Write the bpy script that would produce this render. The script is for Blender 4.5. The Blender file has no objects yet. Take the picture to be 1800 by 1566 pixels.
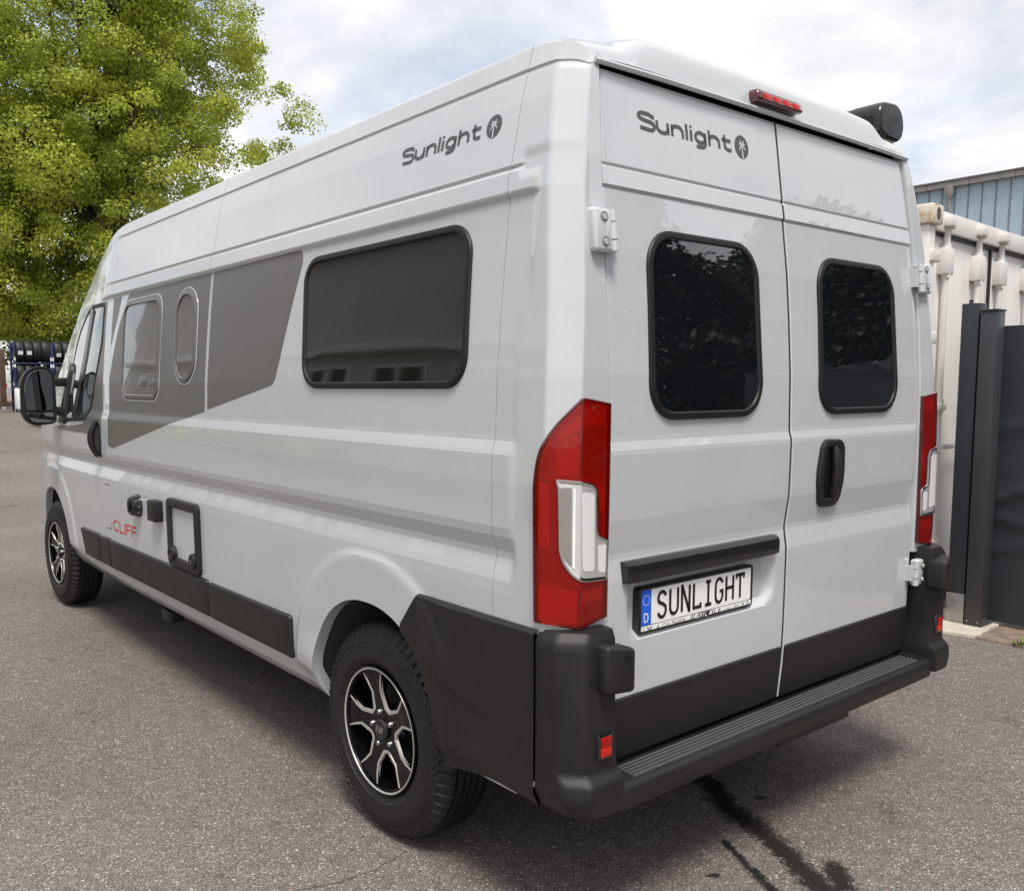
import bpy, bmesh, math, random
import numpy as np
from mathutils import Vector, Matrix

random.seed(7); rng = np.random.default_rng(7)
scene = bpy.context.scene
COL = scene.collection
pi = math.pi

# ------------------------------------------------------------------ camera
cam_d = bpy.data.cameras.new('camera'); cam = bpy.data.objects.new('camera', cam_d); COL.objects.link(cam)
CP = Vector((-2.5742, -1.4476, 1.5055))
_yaw, _pit, _rol, _f, _cx, _cy = -0.6593, -0.0970, -0.0030, 1562.594, 784.58, 828.45
fwd = Vector((-math.sin(_yaw) * math.cos(_pit), math.cos(_yaw) * math.cos(_pit), math.sin(_pit)))
rgt = fwd.cross(Vector((0, 0, 1))).normalized(); upv = rgt.cross(fwd)
rgt, upv = math.cos(_rol) * rgt + math.sin(_rol) * upv, -math.sin(_rol) * rgt + math.cos(_rol) * upv
M = Matrix((rgt, upv, -fwd)).transposed().to_4x4(); M.translation = CP
cam.matrix_world = M
cam_d.sensor_fit = 'HORIZONTAL'; cam_d.sensor_width = 36.0; cam_d.lens = 36.0 * _f / 1800.0
cam_d.shift_x = (900 - _cx) / 1800.0; cam_d.shift_y = (_cy - 783) / 1800.0
cam_d.clip_start = 0.05; cam_d.clip_end = 1500
scene.camera = cam

# ------------------------------------------------------------------ world, sun, exposure
SUN_EL, SUN_AZ = math.radians(63), math.radians(214)      # azimuth measured from +Y towards +X
world = bpy.data.worlds.new('World'); scene.world = world; world.use_nodes = True
nt = world.node_tree; nt.nodes.clear()
def N(tree, typ, **kw):
    n = tree.nodes.new(typ)
    for k, v in kw.items():
        if k == 'inp':
            for a, b in v.items(): n.inputs[a].default_value = b
        else: setattr(n, k, v)
    return n
sky = N(nt, 'ShaderNodeTexSky', sky_type='NISHITA', sun_disc=False)
sky.sun_elevation = SUN_EL; sky.sun_rotation = SUN_AZ; sky.air_density = 1.0; sky.dust_density = 1.5
skyb = N(nt, 'ShaderNodeBackground'); skyb.inputs['Strength'].default_value = 0.125
nt.links.new(sky.outputs[0], skyb.inputs[0])
tc = N(nt, 'ShaderNodeTexCoord')
sep = N(nt, 'ShaderNodeSeparateXYZ'); nt.links.new(tc.outputs['Generated'], sep.inputs[0])
# project the view direction on a flat cloud layer
add = N(nt, 'ShaderNodeMath', operation='ADD'); nt.links.new(sep.outputs[2], add.inputs[0]); add.inputs[1].default_value = 0.30
mx = N(nt, 'ShaderNodeMath', operation='MAXIMUM'); nt.links.new(add.outputs[0], mx.inputs[0]); mx.inputs[1].default_value = 0.10
dvx = N(nt, 'ShaderNodeMath', operation='DIVIDE'); nt.links.new(sep.outputs[0], dvx.inputs[0]); nt.links.new(mx.outputs[0], dvx.inputs[1])
dvy = N(nt, 'ShaderNodeMath', operation='DIVIDE'); nt.links.new(sep.outputs[1], dvy.inputs[0]); nt.links.new(mx.outputs[0], dvy.inputs[1])
cmb = N(nt, 'ShaderNodeCombineXYZ'); nt.links.new(dvx.outputs[0], cmb.inputs[0]); nt.links.new(dvy.outputs[0], cmb.inputs[1])
nz = N(nt, 'ShaderNodeTexNoise', inp={'Scale': 1.25, 'Detail': 7.0, 'Roughness': 0.55, 'Distortion': 0.35})
mp = N(nt, 'ShaderNodeMapping'); mp.inputs['Location'].default_value = (3.1, 0.4, 0); nt.links.new(cmb.outputs[0], mp.inputs[0])
nt.links.new(mp.outputs[0], nz.inputs[0])
rmp = N(nt, 'ShaderNodeValToRGB'); rmp.color_ramp.elements[0].position = 0.26; rmp.color_ramp.elements[1].position = 0.55
nt.links.new(nz.outputs[0], rmp.inputs[0])
nz2 = N(nt, 'ShaderNodeTexNoise', inp={'Scale': 2.6, 'Detail': 8.0, 'Roughness': 0.6, 'Distortion': 0.2})
nt.links.new(mp.outputs[0], nz2.inputs[0])
rm2 = N(nt, 'ShaderNodeValToRGB')
rm2.color_ramp.elements[0].position = 0.33; rm2.color_ramp.elements[0].color = (0.66, 0.69, 0.74, 1)
rm2.color_ramp.elements[1].position = 0.60; rm2.color_ramp.elements[1].color = (1.0, 0.972, 0.965, 1)
nt.links.new(nz2.outputs[0], rm2.inputs[0])
clb = N(nt, 'ShaderNodeBackground'); clb.inputs['Strength'].default_value = 0.74
nt.links.new(rm2.outputs[0], clb.inputs[0])
mixw = N(nt, 'ShaderNodeMixShader'); nt.links.new(rmp.outputs[0], mixw.inputs[0])
nt.links.new(skyb.outputs[0], mixw.inputs[1]); nt.links.new(clb.outputs[0], mixw.inputs[2])
wo = N(nt, 'ShaderNodeOutputWorld'); nt.links.new(mixw.outputs[0], wo.inputs[0])

sun_d = bpy.data.lights.new('sun', 'SUN'); sun_d.energy = 2.35; sun_d.angle = math.radians(18); sun_d.color = (1.0, 0.95, 0.88)
sun = bpy.data.objects.new('sun', sun_d); COL.objects.link(sun)
sd = Vector((math.sin(SUN_AZ) * math.cos(SUN_EL), math.cos(SUN_AZ) * math.cos(SUN_EL), math.sin(SUN_EL)))
sun.rotation_euler = sd.to_track_quat('Z', 'Y').to_euler()
scene.view_settings.view_transform = 'Standard'; scene.view_settings.look = 'None'
scene.view_settings.exposure = 0.64; scene.view_settings.gamma = 1.0; scene.view_settings.use_curve_mapping = False
scene.cycles.max_bounces = 6; scene.cycles.transparent_max_bounces = 12

# ------------------------------------------------------------------ materials
def mat(name, col, rough=0.5, metal=0.0, coat=0.0, coat_rough=0.03, bump=0.0, bscale=60.0, var=0.0, vscale=4.0, spec=0.5, bdetail=4.0):
    m = bpy.data.materials.new(name); m.use_nodes = True
    t = m.node_tree; b = t.nodes['Principled BSDF']
    b.inputs['Base Color'].default_value = (*col, 1); b.inputs['Roughness'].default_value = rough
    b.inputs['Metallic'].default_value = metal; b.inputs['Coat Weight'].default_value = coat
    b.inputs['Coat Roughness'].default_value = coat_rough; b.inputs['Specular IOR Level'].default_value = spec
    o = N(t, 'ShaderNodeTexCoord')
    if var > 0:
        n = N(t, 'ShaderNodeTexNoise', inp={'Scale': vscale, 'Detail': 6.0, 'Roughness': 0.6}); t.links.new(o.outputs['Object'], n.inputs[0])
        r = N(t, 'ShaderNodeMapRange', inp={'From Min': 0.3, 'From Max': 0.7, 'To Min': 1 - var, 'To Max': 1 + var}); t.links.new(n.outputs[0], r.inputs[0])
        mu = N(t, 'ShaderNodeVectorMath', operation='SCALE'); mu.inputs[0].default_value = col
        t.links.new(r.outputs[0], mu.inputs['Scale']); t.links.new(mu.outputs[0], b.inputs['Base Color'])
    if bump > 0:
        n = N(t, 'ShaderNodeTexNoise', inp={'Scale': bscale, 'Detail': bdetail}); t.links.new(o.outputs['Object'], n.inputs[0])
        bp = N(t, 'ShaderNodeBump', inp={'Strength': bump, 'Distance': 0.01}); t.links.new(n.outputs[0], bp.inputs['Height'])
        t.links.new(bp.outputs[0], b.inputs['Normal'])
    return m
MT = {}
MT['paint'] = mat('paint', (0.515, 0.533, 0.548), 0.60, coat=1.0, coat_rough=0.012, spec=.15)
MT['paint'].node_tree.nodes['Principled BSDF'].inputs['Coat IOR'].default_value = 1.85
t = MT['paint'].node_tree; b = t.nodes['Principled BSDF']; o = N(t, 'ShaderNodeTexCoord')
n = N(t, 'ShaderNodeTexNoise', inp={'Scale': 2.2, 'Detail': 2.0}); t.links.new(o.outputs['Object'], n.inputs[0])
bp = N(t, 'ShaderNodeBump', inp={'Strength': .035, 'Distance': .02}); t.links.new(n.outputs[0], bp.inputs['Height']); t.links.new(bp.outputs[0], b.inputs['Coat Normal'])
n = N(t, 'ShaderNodeTexNoise', inp={'Scale': 1.6, 'Detail': 8.0, 'Roughness': .7}); t.links.new(o.outputs['Object'], n.inputs[0])
r = N(t, 'ShaderNodeMapRange', inp={'From Min': .35, 'From Max': .7, 'To Min': 1.015, 'To Max': .965}); t.links.new(n.outputs[0], r.inputs[0])
mu = N(t, 'ShaderNodeVectorMath', operation='SCALE'); mu.inputs[0].default_value = (0.515, 0.533, 0.548); t.links.new(r.outputs[0], mu.inputs['Scale']); t.links.new(mu.outputs[0], b.inputs['Base Color'])
MT['vinyl'] = mat('vinyl', (0.118, 0.113, 0.108), 0.38, coat=0.25, coat_rough=0.15)
MT['logo'] = mat('logo', (0.07, 0.07, 0.075), 0.4)
MT['red_vinyl'] = mat('red_vinyl', (0.62, 0.035, 0.04), 0.35)
MT['plastic'] = mat('plastic', (0.014, 0.0132, 0.013), 0.46, bump=0.12, bscale=900, spec=0.42)
t = MT['plastic'].node_tree; b = t.nodes['Principled BSDF']; o = N(t, 'ShaderNodeTexCoord')
n = N(t, 'ShaderNodeTexNoise', inp={'Scale': 3.2, 'Detail': 9.0, 'Roughness': .72}); t.links.new(o.outputs['Object'], n.inputs[0])
r = N(t, 'ShaderNodeMapRange', inp={'From Min': .35, 'From Max': .72, 'To Min': .40, 'To Max': .58}); t.links.new(n.outputs[0], r.inputs[0]); t.links.new(r.outputs[0], b.inputs['Roughness'])
r = N(t, 'ShaderNodeMapRange', inp={'From Min': .45, 'From Max': .75, 'To Min': 0.0, 'To Max': .35}); t.links.new(n.outputs[0], r.inputs[0])
mx_ = N(t, 'ShaderNodeMix', data_type='RGBA'); mx_.inputs[6].default_value = (0.0125, 0.0118, 0.0116, 1); mx_.inputs[7].default_value = (0.034, 0.031, 0.028, 1); t.links.new(r.outputs[0], mx_.inputs[0]); t.links.new(mx_.outputs[2], b.inputs['Base Color'])
MT['plastic_s'] = mat('plastic_s', (0.012, 0.012, 0.013), 0.28, coat=0.2)
MT['rubber'] = mat('rubber', (0.012, 0.012, 0.012), 0.55)
MT['frame'] = mat('frame', (0.011, 0.011, 0.011), 0.5, spec=.35)
MT['hatch_glass'] = mat('hatch_glass', (0.105, 0.101, 0.097), 0.06, coat=1.0, coat_rough=.01)
MT['gloss_black'] = mat('gloss_black', (0.008, 0.008, 0.009), 0.08, coat=1.0)
MT['pane'] = mat('pane', (0.006, 0.007, 0.009), 0.02, spec=0.9, coat=1.0, coat_rough=0.0)
MT['pane_grey'] = mat('pane_grey', (0.010, 0.0098, 0.0096), 0.03, spec=0.75, coat=0.25, coat_rough=0.0)
MT['cab_glass'] = mat('cab_glass', (0.018, 0.022, 0.021), 0.02, spec=1.0, coat=1.0, coat_rough=0.0)
MT['mirror'] = mat('mirror', (0.20, 0.22, 0.225), 0.02, metal=1.0)
MT['tyre'] = mat('tyre', (0.0085, 0.0082, 0.008), 0.52, bump=0.25, bscale=220, var=0.35, vscale=30)
MT['rim_black'] = mat('rim_black', (0.004, 0.004, 0.004), 0.22, spec=.35)
MT['alloy'] = mat('alloy', (0.62, 0.60, 0.57), 0.35, metal=0.55)
MT['rib'] = mat('rib', (0.085, 0.085, 0.09), 0.4)
MT['steel'] = mat('steel', (0.45, 0.45, 0.46), 0.35, metal=1.0)
MT['dark_metal'] = mat('dark_metal', (0.03, 0.03, 0.032), 0.45, metal=0.6)
MT['recess_shade'] = mat('recess_shade', (.22, .22, .22), .5)  # mid-grey that stands in for shade inside the hinge bolt recesses
MT['under'] = mat('under', (0.012, 0.012, 0.012), 0.9)
MT['liner'] = mat('liner', (0.075, 0.075, 0.082), 0.85, bump=0.3, bscale=90)
MT['white'] = mat('white', (0.86, 0.86, 0.84), 0.35)
MT['ink'] = mat('ink', (0.01, 0.01, 0.01), 0.4)
MT['blue_eu'] = mat('blue_eu', (0.012, 0.12, 0.72), 0.35)
MT['yellow'] = mat('yellow', (0.85, 0.65, 0.05), 0.4)
def lens(name, col, rib=260.0, strength=0.25, coat=1.0, rough=0.18):
    m = mat(name, col, rough, coat=coat, coat_rough=0.01)
    t = m.node_tree; b = t.nodes['Principled BSDF']; o = N(t, 'ShaderNodeTexCoord')
    w = N(t, 'ShaderNodeTexWave', wave_type='BANDS', bands_direction='Z', inp={'Scale': rib, 'Distortion': 0.6}); t.links.new(o.outputs['Object'], w.inputs[0])
    bp = N(t, 'ShaderNodeBump', inp={'Strength': strength, 'Distance': 0.002}); t.links.new(w.outputs[0], bp.inputs['Height']); t.links.new(bp.outputs[0], b.inputs['Normal'])
    return m
MT['red_dark'] = mat('red_dark', (0.075, 0.003, 0.004), 0.12, coat=1.0)
MT['red_mid'] = mat('red_mid', (0.34, 0.004, 0.004), 0.2, coat=.35, spec=.2)
MT['red_bright'] = lens('red_bright', (0.80, 0.016, 0.010), 120.0, 0.2, coat=.35); MT['red_bright'].node_tree.nodes['Principled BSDF'].inputs['Metallic'].default_value = .55
MT['red_hot'] = lens('red_hot', (0.92, 0.03, 0.015), 90.0, 0.4, coat=.4); MT['red_hot'].node_tree.nodes['Principled BSDF'].inputs['Metallic'].default_value = .5
MT['clear'] = lens('clear', (0.80, 0.80, 0.80), 90.0, 0.16, rough=0.16); MT['clear'].node_tree.nodes['Principled BSDF'].inputs['Metallic'].default_value = .6
MT['lamp_back'] = mat('lamp_back', (.6, .6, .6), .4)
MT['refl_hi'] = lens('refl_hi', (.92, .92, .92), 60.0, .5, rough=.3); MT['refl_mid'] = mat('refl_mid', (.8, .8, .8), .35); MT['refl_lo'] = mat('refl_lo', (.5, .5, .5), .4)
MT['refl_rib'] = lens('refl_rib', (.88, .88, .88), 110.0, 1.0, rough=.25)
def thin_glass(name, col, refl=.07):
    m = bpy.data.materials.new(name); m.use_nodes = True; t = m.node_tree; t.nodes.remove(t.nodes['Principled BSDF'])
    tr0 = N(t, 'ShaderNodeBsdfTransparent'); tr0.inputs[0].default_value = (*col, 1); df = N(t, 'ShaderNodeBsdfDiffuse'); df.inputs[0].default_value = (.78, .012, .008, 1); tr = N(t, 'ShaderNodeMixShader'); tr.inputs[0].default_value = .12; t.links.new(tr0.outputs[0], tr.inputs[1]); t.links.new(df.outputs[0], tr.inputs[2]); gl = N(t, 'ShaderNodeBsdfGlossy'); gl.inputs['Roughness'].default_value = .02
    fr = N(t, 'ShaderNodeFresnel', inp={'IOR': 1.5}); mx = N(t, 'ShaderNodeMixShader'); t.links.new(fr.outputs[0], mx.inputs[0]); t.links.new(tr.outputs[0], mx.inputs[1]); t.links.new(gl.outputs[0], mx.inputs[2])
    t.links.new(mx.outputs[0], t.nodes['Material Output'].inputs[0]); MT[name] = m
thin_glass('red_glass', (1.0, .14, .095))
MT['clear_rib'] = lens('clear_rib', (0.85, 0.85, 0.84), 240.0, 0.5, rough=.3)
MT['chrome'] = mat('chrome', (0.75, 0.75, 0.75), 0.08, metal=1.0)
MT['amber'] = mat('amber', (0.75, 0.25, 0.03), 0.2, coat=1.0)

# ------------------------------------------------------------------ helpers
def link(o, parent=None, label=None, cat=None, group=None, kind=None):
    COL.objects.link(o)
    if parent is not None: o.parent = parent
    if label: o['label'] = label
    if cat: o['category'] = cat
    if group: o['group'] = group
    if kind: o['kind'] = kind
    return o
def empty(name, loc=(0, 0, 0), rz=0.0, **kw):
    o = bpy.data.objects.new(name, None); o.location = loc; o.rotation_euler = (0, 0, rz); o.empty_display_size = 0.1
    return link(o, **kw)
def make(name, verts, faces, m, parent=None, smooth=True, sharp=35.0, **kw):
    me = bpy.data.meshes.new(name); me.from_pydata([tuple(v) for v in verts], [], faces); me.validate()
    mats = m if isinstance(m, (list, tuple)) else [m]
    for q in mats: me.materials.append(MT[q] if isinstance(q, str) else q)
    if smooth:
        me.polygons.foreach_set('use_smooth', [True] * len(me.polygons))
        if sharp: me.set_sharp_from_angle(angle=math.radians(sharp))
    me.update()
    return link(bpy.data.objects.new(name, me), parent, **kw)
def from_bm(name, bm, m, parent=None, smooth=True, sharp=35.0, **kw):
    me = bpy.data.meshes.new(name); bm.normal_update(); bm.to_mesh(me); bm.free()
    mats = m if isinstance(m, (list, tuple)) else [m]
    for q in mats: me.materials.append(MT[q] if isinstance(q, str) else q)
    if smooth:
        me.polygons.foreach_set('use_smooth', [True] * len(me.polygons))
        if sharp: me.set_sharp_from_angle(angle=math.radians(sharp))
    return link(bpy.data.objects.new(name, me), parent, **kw)
class MB:
    def __init__(s): s.v = []; s.f = []
    def quad(s, a, b, c, d): i = len(s.v); s.v += [a, b, c, d]; s.f.append((i, i + 1, i + 2, i + 3))
    def box(s, lo, hi, mtx=None):
        i = len(s.v); x0, y0, z0 = lo; x1, y1, z1 = hi
        p = [(x0, y0, z0), (x1, y0, z0), (x1, y1, z0), (x0, y1, z0), (x0, y0, z1), (x1, y0, z1), (x1, y1, z1), (x0, y1, z1)]
        if mtx is not None: p = [tuple(mtx @ Vector(q)) for q in p]
        s.v += p
        s.f += [(i, i + 3, i + 2, i + 1), (i + 4, i + 5, i + 6, i + 7), (i, i + 1, i + 5, i + 4), (i + 1, i + 2, i + 6, i + 5), (i + 2, i + 3, i + 7, i + 6), (i + 3, i, i + 4, i + 7)]
    def tube(s, pts, rad, n=8, cap=True):
        pts = [Vector(p) for p in pts]; rad = rad if isinstance(rad, (list, tuple)) else [rad] * len(pts)
        base = len(s.v); prev = None
        for k, p in enumerate(pts):
            d = (pts[min(k + 1, len(pts) - 1)] - pts[max(k - 1, 0)]).normalized()
            if prev is None: a = d.orthogonal().normalized()
            else: a = (prev - d * prev.dot(d)).normalized()
            prev = a; b = d.cross(a)
            for j in range(n):
                t = 2 * pi * j / n; s.v.append(tuple(p + (a * math.cos(t) + b * math.sin(t)) * rad[k]))
        for k in range(len(pts) - 1):
            for j in range(n):
                s.f.append((base + k * n + j, base + k * n + (j + 1) % n, base + (k + 1) * n + (j + 1) % n, base + (k + 1) * n + j))
        if cap:
            s.f.append(tuple(base + j for j in reversed(range(n)))); e = base + (len(pts) - 1) * n
            s.f.append(tuple(e + j for j in range(n)))
    def build(s, name, m, parent=None, **kw): return make(name, s.v, s.f, m, parent, **kw)
def rbox(name, lo, hi, r, m, parent=None, seg=2, mtx=None, **kw):
    bm = bmesh.new(); bmesh.ops.create_cube(bm, size=1.0)
    for v in bm.verts: v.co = Vector([lo[i] + (hi[i] - lo[i]) * (v.co[i] + 0.5) for i in range(3)])
    if r > 0: bmesh.ops.bevel(bm, geom=list(bm.edges), offset=r, segments=seg, affect='EDGES', profile=0.5)
    if mtx is not None: bm.transform(mtx)
    return from_bm(name, bm, m, parent, **kw)
def interp(x, xs, ys): return float(np.interp(x, xs, ys))
def sstep(a, b, x):
    t = min(1.0, max(0.0, (x - a) / (b - a))); return t * t * (3 - 2 * t)
def rpoly(pts, r, n=6):
    """closed 2-D polygon with rounded corners"""
    out = []; k = len(pts); rs = r if isinstance(r, (list, tuple)) else [r] * k
    for i in range(k):
        p0, p1, p2 = Vector(pts[i - 1]), Vector(pts[i]), Vector(pts[(i + 1) % k])
        a, b = (p0 - p1), (p2 - p1); d = min(rs[i], a.length * 0.49, b.length * 0.49)
        if d < 1e-5: out.append(tuple(p1)); continue
        ang = a.angle(b); rad_d = d
        A = p1 + a.normalized() * rad_d; B = p1 + b.normalized() * rad_d
        for j in range(n + 1):
            t = j / n; w = 0.72
            q = (A * (1 - t) ** 2 + p1 * (2 * t * (1 - t) * w) + B * t * t) / ((1 - t) ** 2 + 2 * t * (1 - t) * w + t * t)
            out.append(tuple(q))
    return out
def rrect(u0, u1, v0, v1, r, n=7): return rpoly([(u0, v0), (u1, v0), (u1, v1), (u0, v1)], r, n)
def inset(path, d):
    k = len(path); P = [Vector(p) for p in path]; area = sum(P[i].x * P[(i + 1) % k].y - P[(i + 1) % k].x * P[i].y for i in range(k))
    sg = 1 if area > 0 else -1; out = []
    for i in range(k):
        a = P[i] - P[i - 1]; b = P[(i + 1) % k] - P[i]
        n1 = Vector((-a.y, a.x)); n2 = Vector((-b.y, b.x))
        if n1.length > 1e-9: n1.normalize()
        if n2.length > 1e-9: n2.normalize()
        nn = (n1 + n2); nn = nn.normalized() if nn.length > 1e-6 else n1
        c = max(0.5, nn.dot(n1)); out.append(tuple(P[i] + nn * sg * d / c))
    return out
def ring(name, path, prof, mp_, m, parent=None, **kw):
    """sweep a profile [(inset, height)] round a closed path, mp_(u, v, h) -> 3-D"""
    k = len(path); V = []; F = []
    for (d, h) in prof:
        V += [mp_(p[0], p[1], h) for p in (inset(path, d) if d else path)]
    for j in range(len(prof) - 1):
        for i in range(k): F.append((j * k + i, j * k + (i + 1) % k, (j + 1) * k + (i + 1) % k, (j + 1) * k + i))
    return make(name, V, F, m, parent, **kw)
def fill(name, path, h, mp_, m, parent=None, rings=8, edge=None, **kw):
    """fill a star-shaped closed path with concentric rings that follow the surface; edge = [(inset, h)] for a turned-down rim"""
    k = len(path); c = np.mean(np.array(path), 0); V = []; F = []; rows = 0
    if edge:
        for (d, hh) in edge: V += [mp_(p[0], p[1], hh) for p in (inset(path, d) if d else path)]; rows += 1
        path = inset(path, edge[-1][0]) if edge[-1][0] else path
    s0 = 1.0
    for j in range(rings):
        t = 1 - j / rings
        if edge and j == 0: continue
        V += [mp_(c[0] + (p[0] - c[0]) * t, c[1] + (p[1] - c[1]) * t, h) for p in path]; rows += 1
    for j in range(rows - 1):
        for i in range(k): F.append((j * k + i, j * k + (i + 1) % k, (j + 1) * k + (i + 1) % k, (j + 1) * k + i))
    V.append(mp_(c[0], c[1], h)); e = len(V) - 1; b = (rows - 1) * k
    for i in range(k): F.append((b + i, b + (i + 1) % k, e))
    return make(name, V, F, m, parent, **kw)
def clip_poly(poly, a, b, lo, ax):
    out = []; k = len(poly)
    for i in range(k):
        p, q = poly[i], poly[(i + 1) % k]
        ip = (p[ax] >= b) if lo else (p[ax] <= b); iq = (q[ax] >= b) if lo else (q[ax] <= b)
        if ip: out.append(p)
        if ip != iq:
            t = (b - p[ax]) / (q[ax] - p[ax]); r = [0, 0]; r[ax] = b; r[1 - ax] = p[1 - ax] + t * (q[1 - ax] - p[1 - ax]); out.append(tuple(r))
    return out
def decal(name, poly, us, vs, mp_, h, m, parent=None, skirt=None, **kw):
    """a flat-cut film that follows the surface: poly clipped to cells of the grid us x vs"""
    V = []; F = []; idx = {}
    def vid(p):
        key = (round(p[0], 5), round(p[1], 5))
        if key not in idx: idx[key] = len(V); V.append(mp_(p[0], p[1], h))
        return idx[key]
    u0, u1 = min(p[0] for p in poly), max(p[0] for p in poly); v0, v1 = min(p[1] for p in poly), max(p[1] for p in poly)
    for i in range(len(us) - 1):
        if us[i + 1] < u0 or us[i] > u1: continue
        pu = clip_poly(clip_poly(list(poly), 0, us[i], True, 0), 0, us[i + 1], False, 0)
        if len(pu) < 3: continue
        for j in range(len(vs) - 1):
            if vs[j + 1] < v0 or vs[j] > v1: continue
            pc = clip_poly(clip_poly(pu, 0, vs[j], True, 1), 0, vs[j + 1], False, 1)
            ids = []
            for p in pc:
                q = vid(p)
                if not ids or (ids[-1] != q): ids.append(q)
            if len(ids) > 1 and ids[0] == ids[-1]: ids.pop()
            if len(set(ids)) == len(ids) and len(ids) >= 3: F.append(tuple(ids))
    if skirt is not None:
        k = len(poly); b = len(V)
        for p in poly: V.append(mp_(p[0], p[1], h))
        for p in poly: V.append(mp_(p[0], p[1], skirt))
        for i in range(k): F.append((b + i, b + (i + 1) % k, b + k + (i + 1) % k, b + k + i))
    return make(name, V, F, m, parent, **kw)
def arc(cx, cy, rx, ry, a0, a1, n=12): return [(cx + rx * math.cos(math.radians(a0 + (a1 - a0) * i / n)), cy + ry * math.sin(math.radians(a0 + (a1 - a0) * i / n))) for i in range(n + 1)]
def strokes(polys, w, mp_, h):
    """2-D pen strokes of width w -> quads mapped on a surface"""
    V = []; F = []
    for P in polys:
        P = [Vector(p) for p in P]; P = [p for i, p in enumerate(P) if i == 0 or (p - P[i - 1]).length > w * .02]; b = len(V); k = len(P)
        for i in range(k):
            d1 = (P[i] - P[i - 1]).normalized() if i > 0 else None; d2 = (P[i + 1] - P[i]).normalized() if i < k - 1 else None
            if d1 is None: d1 = d2
            if d2 is None: d2 = d1
            n1 = Vector((-d1.y, d1.x)); n2 = Vector((-d2.y, d2.x)); nn = (n1 + n2)
            nn = nn.normalized() if nn.length > 1e-6 else n1
            o = nn * (w / 2) / max(0.45, nn.dot(n1))
            for q in (P[i] + o, P[i] - o): V.append(mp_(q.x, q.y, h))
        for i in range(k - 1): F.append((b + 2 * i, b + 2 * i + 1, b + 2 * i + 3, b + 2 * i + 2))
    return V, F

# ------------------------------------------------------------------ van: the body's shape
ZD = [.36, .385, .41, .47, .485, .52, .70, .95, .985, 1.005, 1.045, 1.065, 1.105, 1.13, 1.25, 1.322, 1.334, 1.358, 1.372, 1.52, 1.68, 1.83, 1.97, 1.988, 2.000, 2.006, 2.056, 2.062, 2.068, 2.076, 2.24, 2.314, 2.320, 2.326, 2.332, 2.386]
XD = [.950, .972, .990, 1.016, 1.021, 1.025, 1.031, 1.034, 1.033, 1.029, 1.018, 1.019, 1.034, 1.038, 1.039, 1.0375, 1.0345, 1.026, 1.0245, 1.020, 1.007, .993, .977, .9755, .984, .9855, .979, .974, .967, .9715, .936, .9165, .911, .908, .912, .897]
ZB = [.36, .41, .47, .70, 1.0, 1.25, 1.52, 1.68, 1.83, 2.0, 2.24, 2.326, 2.386]
XB = [.955, .99, 1.016, 1.031, 1.034, 1.033, 1.022, 1.008, .997, .981, .936, .913, .897]
YT = [3.5, 4.0, 4.4, 4.8, 5.2, 5.5, 5.75, 5.94]; XT = [0, .004, .014, .028, .055, .10, .19, .36]
RA = (.955, .365, .385, .437)                                       # rear wheel arch: y, z, half width, half height
FA = (4.985, .365, .440, .452)
def sup(y, z, A, p=2.2): return (abs((y - A[0]) / A[2]) ** p + abs((z - A[1]) / A[3]) ** p) ** (1 / p)
def Wx(y, z):
    b = interp(z, ZB, XB); d = interp(z, ZD, XD)
    s = sstep(.245, .275, y) if z < 1.7 else sstep(.215, .245, y) if z < 2.04 else sstep(.285, .31, y) if z < 2.1 else 1.0
    if y > 3.75 and z > 1.45: s *= 1 - sstep(3.75, 3.9, y)
    if z < .9:
        pass
    x = b + (d - b) * s
    x -= interp(y, YT, XT)
    if y > 3.6 and z > 1.25: x -= (z - 1.25) * .11 * sstep(3.6, 4.9, y) + .03 * sstep(4.4, 5.2, y)
    for A in (RA, FA):                                               # raised lips round the arches
        if abs(y - A[0]) < .9 and z < 1.2:
            r = sup(y, z, A)
            x += (.009 if A is RA else .010) * (1 - sstep(1.33, 1.40, r)) * sstep(.42, .5, z) * sstep(1.0, .95, z)
            if A is RA: x += .010 * (1 - sstep(1.0, 1.34, r)) * sstep(.66, .50, z)
    return x
def side(y, z, h): return (-(Wx(y, z) + h), y, z)
RZ = [.48, .60, .669, .742, .96, .985, 1.045, 1.06, 1.150, 1.175, 1.322, 1.334, 1.356, 1.37, 1.531, 1.708, 1.842, 1.985, 2.004, 2.010, 2.016, 2.060, 2.066, 2.073, 2.084, 2.257, 2.325]
RY = [.118, .106, .102, .100, .098, .0985, .1075, .1075, .0955, .0945, .0925, .0935, .1005, .1015, .1045, .116, .1275,   .1455, .1478, .1505, .1432, .1505, .1560, .1530, .1545, .178, .1885]
AZ = [.48, .665, 1.0, 1.35, 1.75, 1.96, 2.07, 2.19, 2.33]; AX = [.842, .847, .847, .849, .847, .840, .835, .825, .808]
def yr(z): return interp(z, RZ, RY)
def yrs(z): return interp(z, [.48, .669, .98, 1.35, 1.53, 1.71, 1.84, 2.0, 2.08, 2.26, 2.325], [.118, .102, .099, .1, .104, .116, .128, .145, .153, .178, .1885])
def da(z): return interp(z, AZ, AX)
PLR = (-.765, -.072, .818, 1.01)                                     # number plate recess
def ydoor(x, z):
    y = yr(z)
    if -.83 < x < -.03 and .78 < z < 1.02:
        cx, cz = (PLR[0] + PLR[1]) / 2, (PLR[2] + PLR[3]) / 2; hx, hz = (PLR[1] - PLR[0]) / 2, (PLR[3] - PLR[2]) / 2
        r = .06; dx = max(abs(x - cx) - hx + r, 0); dz = max(abs(z - cz) - hz + r, 0) if z < cz else 0
        d = math.hypot(dx, dz) - r if (dx > 0 or dz > 0) else -min(hx - abs(x - cx), r)
        if z > cz: d = abs(x - cx) - hx
        y += .024 * (1 - sstep(-.022, .004, d))
    return y
def rear(x, z, h): return (x, ydoor(x, z) - h, z)
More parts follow.
